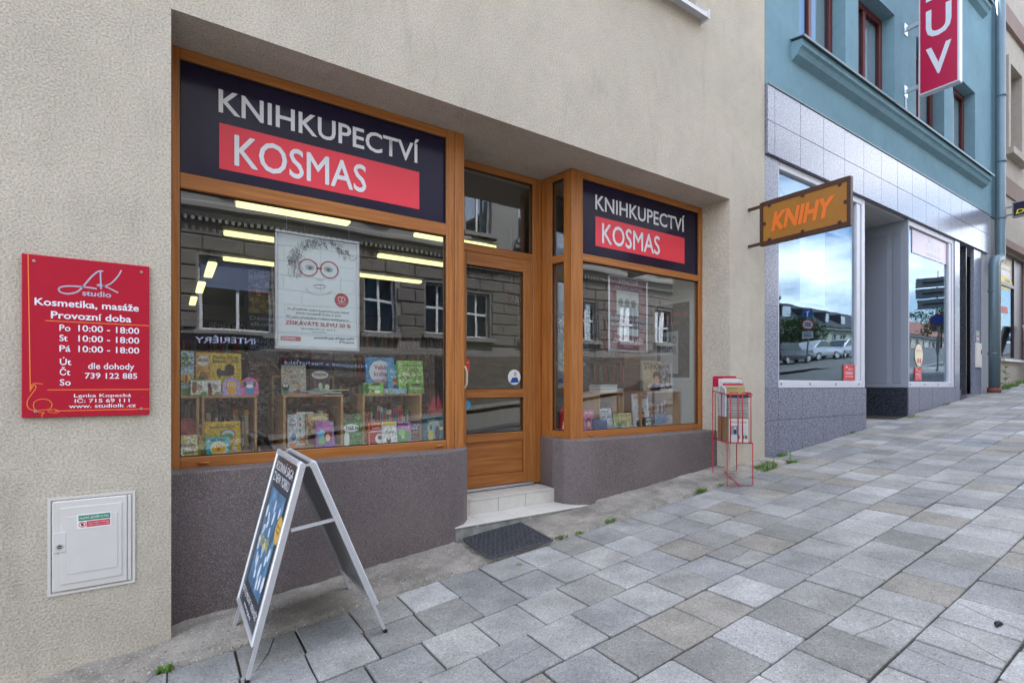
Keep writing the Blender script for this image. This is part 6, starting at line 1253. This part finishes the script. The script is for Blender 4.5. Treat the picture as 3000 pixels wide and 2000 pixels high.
m_ = MB(); m_.box(PX - .2, PX + .2, PY - .16, PY + .16, PZ + .14, PZ + .26); m_.build('basket', mat('dark_mesh', (.05, .05, .06), rough=.8), pc, bevel=.02)
# ================================================================ across the street (seen mirrored in the shop windows)
M_stone = mat('opposite_stone', (.14, .13, .122), rough=.9, var=.18, vs=2.5, bump=.8, bs=22, pos=True, speck=[((.08, .072, .065), 30, .62)], bdist=.015)
M_stonel = mat('opposite_plaster', (.2, .196, .19), rough=.9, var=.12, vs=1.5, pos=True)
M_rubble = mat('rough_plinth_stone', (.10, .088, .08), rough=.95, var=.5, vs=9, bump=1, bs=12, pos=True, speck=[((.2, .18, .16), 16, .58)], bdist=.04)
OY = -10.0
oh = thing('stone_house', (10, OY - 3, 1), 'rusticated stone house across the street, mirrored in the bookshop windows', 'building')
GW = [(.55, 2.15, 2.75, 4.55)] + [(x, x + .9, 2.85 + .06 * x * .35, 4.55) for x in (4.5, 6.35, 8.2, 10.3, 12.4, 14.5, 16.6, 18.7, 20.8, 22.6)]
UW = [(x, x + 1.0, 6.6, 8.6) for x in (.8, 4.45, 6.3, 8.15, 10.25, 12.35, 14.45, 16.55, 18.65, 20.75)]
SHOPH = [(2.75, 3.95, .5, 2.3)]
m_ = MB(); facade(m_, -8, 24.5, -1.5, 13, OY, GW + UW, .3, face=1); m_.build('wall', M_stonel, oh)
m_ = MB(); m_.box(-8, 24.5, OY - 8, OY - .32, -1.5, 13); m_.build('core', mat('dark_room', (.03, .03, .035)), oh)
m_ = MB(); m_.ext([(-8, OY + .001, -1.5), (24.5, OY + .001, -1.0), (24.5, OY + .001, 3.1), (14, OY + .001, 2.5), (-8, OY + .001, 2.1)], (0, .12, 0)); m_.build('plinth', M_rubble, oh, recalc=True)
nb_ = 0
for r_ in range(8):                                                # rusticated courses, each stone its own block
    z0 = 2.42 + .37 * r_; x = -3 + (.45 if r_ % 2 else 0)
    while x < 24.3:
        L_ = .9; a, b = x + .012, min(x + L_ - .012, 24.4); x += L_
        if any(h[0] - .02 < b and a < h[1] + .02 and h[2] - .02 < z0 + .35 and z0 < h[3] + .02 for h in GW):
            segs = []; cur = a
            for h in GW:
                if h[0] - .02 < b and a < h[1] + .02 and h[2] - .02 < z0 + .35 and z0 < h[3] + .02:
                    if h[0] - .05 > a: segs.append((a, min(b, h[0] - .05)))
                    if h[1] + .05 < b: segs.append((max(a, h[1] + .05), b))
        else: segs = [(a, b)]
        if z0 < 2.5 + max(0, (x - 12) * .06): continue
        for a_, b_ in segs:
            if b_ - a_ < .12 or nb_ > 290: continue
            m_ = MB(); e = .05 + RND.uniform(-.012, .012); m_.ext([(a_, OY + .001, z0 + .012), (b_, OY + .001, z0 + .012), (b_, OY + .001, z0 + .358), (a_, OY + .001, z0 + .358)], (0, e, 0)); m_.build('stone_block', M_stone, oh, bevel=.02, recalc=True); nb_ += 1
m_ = MB(); m_.ext([(-8, OY, 5.42), (-8, OY + .12, 5.42), (-8, OY + .16, 5.55), (-8, OY + .28, 5.62), (-8, OY + .28, 5.72), (-8, OY + .05, 5.82), (-8, OY, 5.82)], (32.5, 0, 0)); m_.build('cornice', M_stonel, oh, recalc=True)
m_ = MB(); x = -2
while x < 24.3: m_.box(x, x + .07, OY + .03, OY + .17, 5.33, 5.418); x += .14
m_.build('dentil_row', M_stonel, oh)['kind'] = 'stuff'
M_wsash = mat('white_sash', (.6, .62, .66), rough=.4)
M_oglass = glass('opposite_glass', .25, .6, tint=(.5, .55, .6))
for k, (a, b, c_, d_) in enumerate(GW + UW):
    m_ = MB(); f = .06; y0, y1 = OY - .22, OY - .16; mid = (a + b) / 2
    if k == 0: f = .07
    for q in ((a, a + f, c_, d_), (b - f, b, c_, d_), (a + f, b - f, c_, c_ + f), (a + f, b - f, d_ - f, d_), (mid - .035, mid + .035, c_ + f, d_ - f), (a + f, mid - .035, d_ - .75, d_ - .68), (mid + .035, b - f, d_ - .75, d_ - .68)): m_.box(q[0], q[1], y0, y1, q[2], q[3])
    wo = m_.build('window', M_wsash, oh, bevel=.006); m_ = MB(); m_.box(a + f, b - f, y0 + .02, y0 + .026, c_ + f, d_ - f); m_.build('pane', M_oglass, wo)
    m_ = MB(); m_.box(a - .12, b + .12, OY + .002, OY + .16, c_ - .14, c_ - .003); m_.build('sill', M_stonel, wo)
    if k == 0:
        m_ = MB()
        for q in range(22): m_.box(a + .05, b - .05, OY - .13, OY - .115, d_ - .03 - .034 * q - .026, d_ - .03 - .034 * q)
        m_.build('blind', mat('blue_grey_blind', (.16, .2, .32), rough=.5), wo)
    if k >= len(GW):
        m_ = MB(); m_.ext([(a - .18, OY + .002, 6.28), (b + .18, OY + .002, 6.28), (b + .18, OY + .002, 6.44), (b - .1, OY + .002, 6.44), (mid + .2, OY + .002, 6.10), (mid - .2, OY + .002, 6.10), (a + .1, OY + .002, 6.44), (a - .18, OY + .002, 6.44)][::1], (0, .12, 0)); m_.build('apron_ornament', M_stonel, wo, recalc=True)
    cu = MB(); n = 14
    for q in range(n):
        x0 = a + f + (b - a - 2 * f) * q / n; x1 = a + f + (b - a - 2 * f) * (q + 1) / n; ya_ = OY - .28 + .03 * (q % 2); yb2 = OY - .28 + .03 * ((q + 1) % 2)
        if k and (q < 5 or q > 8): cu.poly([(x0, ya_, c_ + f), (x0, ya_, d_ - f), (x1, yb2, d_ - f), (x1, yb2, c_ + f)])
    if k: cu.build('curtain', mat('white_curtain', (.55, .58, .66), rough=.9), wo)
# shop doorway and its signs
sg = thing('interior_shop_sign', (.9, OY + .15, 2.3), 'dark signboard with white lettering on the stone house', 'sign')
m_ = MB(); m_.box(.1, 1.9, OY + .13, OY + .17, 2.36, 2.66); m_.build('board', ink(24, 26, 38), sg)
text('INTERIÉRY', sg, ink(190, 200, 235), (1.72, OY + .17, 2.43), (-1, 0, 0), (0, 0, 1), .14, 1.25, bold=.01, thick=.003)
sg2 = thing('kitchen_shop_sign', (3.2, OY + .15, 2.0), 'long low signboard with pale blue lettering over the basement shop doorway', 'sign')
m_ = MB(); m_.box(2.3, 4.6, OY + .13, OY + .16, 1.9, 2.12); m_.build('board', ink(40, 38, 48), sg2)
text('Nábytkové a kuchyňské', sg2, ink(170, 185, 230), (4.5, OY + .16, 1.95), (-1, 0, 0), (0, 0, 1), .1, 2.1, thick=.003)
m_ = MB(); m_.box(6.6, 7.7, OY + .122, OY + .14, .75, 2.3); m_.build('doorway', mat('dark_room', (.03, .03, .035)), oh)

# --- low houses across the junction
def low_house(x0, x1, y, wallc, roofc, label, dormers, zoff=0):
    zb = zg((x0 + x1) / 2) - 1.5; ze = 8.6 + zoff; zr = ze + 3.3; t = thing('low_house', ((x0 + x1) / 2, y - 4, zb), label, 'building')
    holes = [(x, x + 1.1, ze - 2.6, ze - .8) for x in [x0 + 1.5 + 2.4 * k for k in range(int((x1 - x0 - 2) / 2.4))]]
    m_ = MB(); facade(m_, x0, x1, zb, ze, y, holes, .2, face=1); m_.box(x0, x1, y - 9, y - .22, zb, ze); m_.build('wall', mat('wall_' + label[:9], wallc, rough=.9, var=.08, vs=1), t)
    m_ = MB(); m_.ext([(x0 - .3, y + .4, ze + .002), (x0 - .3, y - 4.5, zr), (x0 - .3, y - 9.4, ze + .002)], (x1 - x0 + .6, 0, 0)); rf = m_.build('roof', mat('roof_' + label[:9], roofc, rough=.85, var=.2, vs=2), t, recalc=True)
    for h in holes:
        m_ = MB(); a, b, c_, d_ = h
        for q in ((a, a + .1, c_, d_), (b - .1, b, c_, d_), (a + .1, b - .1, c_, c_ + .1), (a + .1, b - .1, d_ - .1, d_), ((a + b) / 2 - .05, (a + b) / 2 + .05, c_ + .1, d_ - .1)): m_.box(q[0], q[1], y - .2, y - .12, q[2], q[3])
        w = m_.build('window', M_wsash, t); m_ = MB(); m_.box(a + .1, b - .1, y - .18, y - .17, c_ + .1, d_ - .1); m_.build('pane', M_oglass, w)
    for x in dormers:
        m_ = MB(); m_.ext([(x - .7, y - .6, ze + .4), (x + .7, y - .6, ze + .4), (x + .7, y - .6, ze + 2.0), (x - .7, y - .6, ze + 2.0)], (0, -3, 0)); d_ = m_.build('dormer', mat('roof_' + label[:9], roofc), t, recalc=True)
        m_ = MB(); m_.box(x - .45, x + .45, y - .6, y - .56, ze + .7, ze + 1.8); m_.build('dormer_window', mat('pale_pane', (.45, .5, .55), rough=.2), d_)
    m_ = MB(); m_.box(x0 + 4, x0 + 5, y - 5, y - 4, zr - .4, zr + .9); m_.build('chimney', ink(190, 180, 175), rf)
    m_ = MB(); m_.box(x0, x1, y + .001, y + .3, ze - .35, ze - .01); m_.build('eaves_cornice', M_stonel, t)
low_house(52, 83, -27, (.33, .36, .28), (.035, .04, .05), 'olive cream low house with dark mansard roof and dormers', (58.5, 62.5, 68, 72))
low_house(88, 125, -27, (.42, .38, .32), (.22, .09, .06), 'pale low house with red tiled roof across the junction', (), .6)
low_house(36, 50, -30, (.5, .5, .5), (.12, .12, .13), 'white plastered house beside the dark-roofed one', (), .4)

# --- trees and parked cars
M_leaf = [mat('tree_leaf_%d' % k, c_, rough=.6, var=.2, vs=3) for k, c_ in enumerate([(.045, .10, .02), (.065, .13, .03), (.03, .07, .015)])]
def tree(x, y, h, r_, label, n=2600):
    z = zg(x); t = thing('street_tree', (x, y, z), label, 'tree'); m_ = MB(); m_.tube([(x, y, z - .1), (x + .05, y, z + h * .3), (x, y + .1, z + h * .6)], [.14, .11, .05], 8)
    for k in range(7):
        a = k * 2.4; m_.tube([(x, y, z + h * (.28 + .05 * k)), (x + r_ * .6 * math.cos(a), y + r_ * .6 * math.sin(a), z + h * (.45 + .06 * k))], [.05, .015], 5)
    m_.build('trunk', mat('bark', (.07, .055, .04), rough=.9, var=.3, vs=8), t, smooth=True)
    cl = [(Vector((RND.gauss(0, .45), RND.gauss(0, .45), RND.uniform(-.6, .9))), RND.uniform(.25, .5)) for _ in range(26)]; m_ = MB()
    for k in range(n):
        c, rr_ = RND.choice(cl); d = Vector((RND.gauss(0, 1), RND.gauss(0, 1), RND.gauss(0, 1))).normalized() * rr_ * RND.random() ** .4; q = c + d
        p = Vector((x + q.x * r_, y + q.y * r_, z + h * .62 + q.z * h * .36)); s = Vector((RND.gauss(0, 1), RND.gauss(0, 1), RND.gauss(0, .6))).normalized() * .11; u = s.cross(Vector((RND.random(), RND.random(), RND.random() + .2))).normalized() * .07
        m_.poly([p - s, p - u, p + s, p + u], RND.randrange(3))
    m_.build('crown', M_leaf, t)
tree(34.5, -18.5, 7.5, 2.6, 'tall street tree at the edge of the stone house'); tree(44, -19.5, 3.6, 1.9, 'round bushy tree behind the silver cars'); tree(47, -19.5, 3.2, 1.7, 'smaller bushy tree next to the round one'); tree(70, -17, 4.2, 2.2, 'bushy tree in front of the red-roofed house')
M_tyre = mat('tyre', (.015, .015, .015), rough=.9); M_rim = mat('alloy_rim', (.45, .45, .47), rough=.3, metal=.7); M_cglass = mat('car_glass', (.02, .03, .035), rough=.08, spec=.8); M_red = mat('rear_light', (.35, .01, .01), rough=.2)
def car(x, y, col, label, wagon=False, dirn=1):
    z = zg(x) - .115; sl_ = math.atan(.0935 - .00036 * x); t = thing('parked_car', (x, y, z), label, 'car', 'cars parked across the junction')
    M = Matrix.Translation((x, y, z)) @ Matrix.Rotation(-sl_, 4, 'Y') @ Matrix.Rotation(0 if dirn > 0 else math.pi, 4, 'Z')
    body = [(-2.1, .30), (2.05, .28), (2.12, .55), (2.02, .72), (1.25, .86), (.95, .90), (-1.55 if not wagon else -1.95, .92), (-2.08, .86), (-2.15, .55)]
    roof = [(1.0, .88), (.35, 1.34), (-.75 if not wagon else -1.7, 1.40), (-1.6 if not wagon else -2.0, .90)]
    m_ = MB(); m_.ext([M @ Vector((px, -.84, pz)) for px, pz in body], M.to_3x3() @ Vector((0, 1.68, 0))); m_.ext([M @ Vector((px, -.68, pz)) for px, pz in roof], M.to_3x3() @ Vector((0, 1.36, 0))); bo = m_.build('body', mat('paint_' + label[:6], col, rough=.25, metal=.4, coat=.5), t, bevel=.05, seg=2, recalc=True, smooth=True)
    m_ = MB()
    for s in (-1, 1):
        for w in ([(.86, .93), (.32, 1.28), (-.10, 1.31), (-.10, .94)], [(-.16, .94), (-.16, 1.31), (-.72, 1.33), (-1.35, .95)]): m_.ext([M @ Vector((px, s * .683, pz)) for px, pz in w], M.to_3x3() @ Vector((0, s * .008, 0)))
    m_.ext([M @ Vector(p) for p in ((.99, -.6, .92), (.99, .6, .92), (.42, .56, 1.31), (.42, -.56, 1.31))], M.to_3x3() @ Vector((.02, 0, .012))); m_.build('windows', M_cglass, t, recalc=True)
    for wx in (-1.3, 1.3):
        for s in (-1, 1):
            m_ = MB(); m_.disc(M @ Vector((wx, s * .70, .30)), M.to_3x3() @ Vector((0, s, 0)), .30, .16, 20); wo = m_.build('wheel', M_tyre, t, bevel=.02); m_ = MB(); m_.disc(M @ Vector((wx, s * .855, .30)), M.to_3x3() @ Vector((0, s, 0)), .2, .012, 14); m_.build('rim', M_rim, wo)
    for s in (-1, 1):
        m_ = MB(); m_.box(-2.16, -2.08, s * .62 - .14, s * .62 + .14, .62, .80, 0, M); m_.build('tail_light', M_red, t); m_ = MB(); m_.box(2.03, 2.11, s * .6 - .16, s * .6 + .16, .55, .68, 0, M); m_.build('headlight', mat('lamp_glass', (.6, .6, .62), rough=.1), t)
car(34.0, -14.6, (.05, .05, .055), 'dark parked car with red tail lights', True); car(38.6, -14.9, (.42, .43, .45), 'silver parked hatchback with alloy wheels'); car(43.2, -15.2, (.36, .37, .40), 'bluish silver parked estate car', True, -1); car(47.8, -15.4, (.04, .045, .05), 'black parked car behind the estate car'); car(66, -12, (.5, .52, .55), 'pale parked car in front of the red-roofed house'); car(72, -12, (.2, .22, .28), 'grey blue parked car in front of the red-roofed house')
M_pole = mat('galvanised_pole', (.35, .36, .37), rough=.5, metal=.6)
def post(x, y, h, label):
    z = zg(x) - .05; t = thing('road_sign', (x, y, z), label, 'road sign'); m_ = MB(); m_.tube([(x, y, z), (x, y, z + h)], .035, 10); m_.build('post', M_pole, t, smooth=True); return t, z
AX = Vector((-.88, .47, 0)).normalized()
t, z = post(31.7, -12.1, 3.3, 'signpost with a blue arrow sign above a red ring sign'); sx = Vector((0, 0, 1)).cross(AX)
def plate(t, c, w, h, col, th=.02, name='sign_plate', e=.04): m_ = MB(); c = Vector(c) + AX * e; m_.ext([c - sx * w / 2 - Vector((0, 0, h / 2)), c + sx * w / 2 - Vector((0, 0, h / 2)), c + sx * w / 2 + Vector((0, 0, h / 2)), c - sx * w / 2 + Vector((0, 0, h / 2))], AX * th); return m_.build(name, col, t, recalc=True)
def disc_(t, c, r_, col, e=.04, name='sign_disc'): m_ = MB(); m_.disc(Vector(c) + AX * e, AX, r_, .02, 24); return m_.build(name, col, t)
c = Vector((31.7, -12.1, z + 3.0)); plate(t, c, .55, .55, ink(40, 90, 170)); plate(t, c - Vector((0, 0, .06)), .08, .3, M_white, e=.062, name='arrow'); plate(t, c + Vector((0, 0, .1)), .22, .08, M_white, e=.063, name='arrow')
c = c - Vector((0, 0, .68)); disc_(t, c, .32, ink(190, 40, 45)); disc_(t, c, .24, ink(228, 228, 228), .062); plate(t, c + Vector((0, 0, .06)), .26, .06, ink(40, 40, 45), e=.083, name='car_mark'); plate(t, c - Vector((0, 0, .06)), .26, .06, ink(40, 40, 45), e=.083, name='car_mark')
c = c - Vector((0, 0, .62)); plate(t, c, .5, .42, ink(215, 216, 216)); plate(t, c + Vector((0, 0, .08)), .36, .05, ink(60, 60, 65), e=.062, name='text_line'); plate(t, c - Vector((0, 0, .06)), .36, .05, ink(60, 60, 65), e=.062, name='text_line')
AX = Vector((-.95, .3, 0)).normalized(); sx = Vector((0, 0, 1)).cross(AX)
t, z = post(21.2, -2.75, 3.4, 'uphill signpost with a round blue no-stopping sign and direction boards'); c = Vector((21.2, -2.75, z + 1.75)); disc_(t, c, .2, ink(190, 40, 45)); disc_(t, c, .16, ink(40, 80, 165), .062)
for k in range(3): plate(t, c + Vector((0, 0, .55 + .36 * k)), 1.1, .32, ink(150, 156, 160)); plate(t, c + Vector((0, 0, .55 + .36 * k)), .8, .05, ink(50, 55, 60), e=.062, name='text_line')
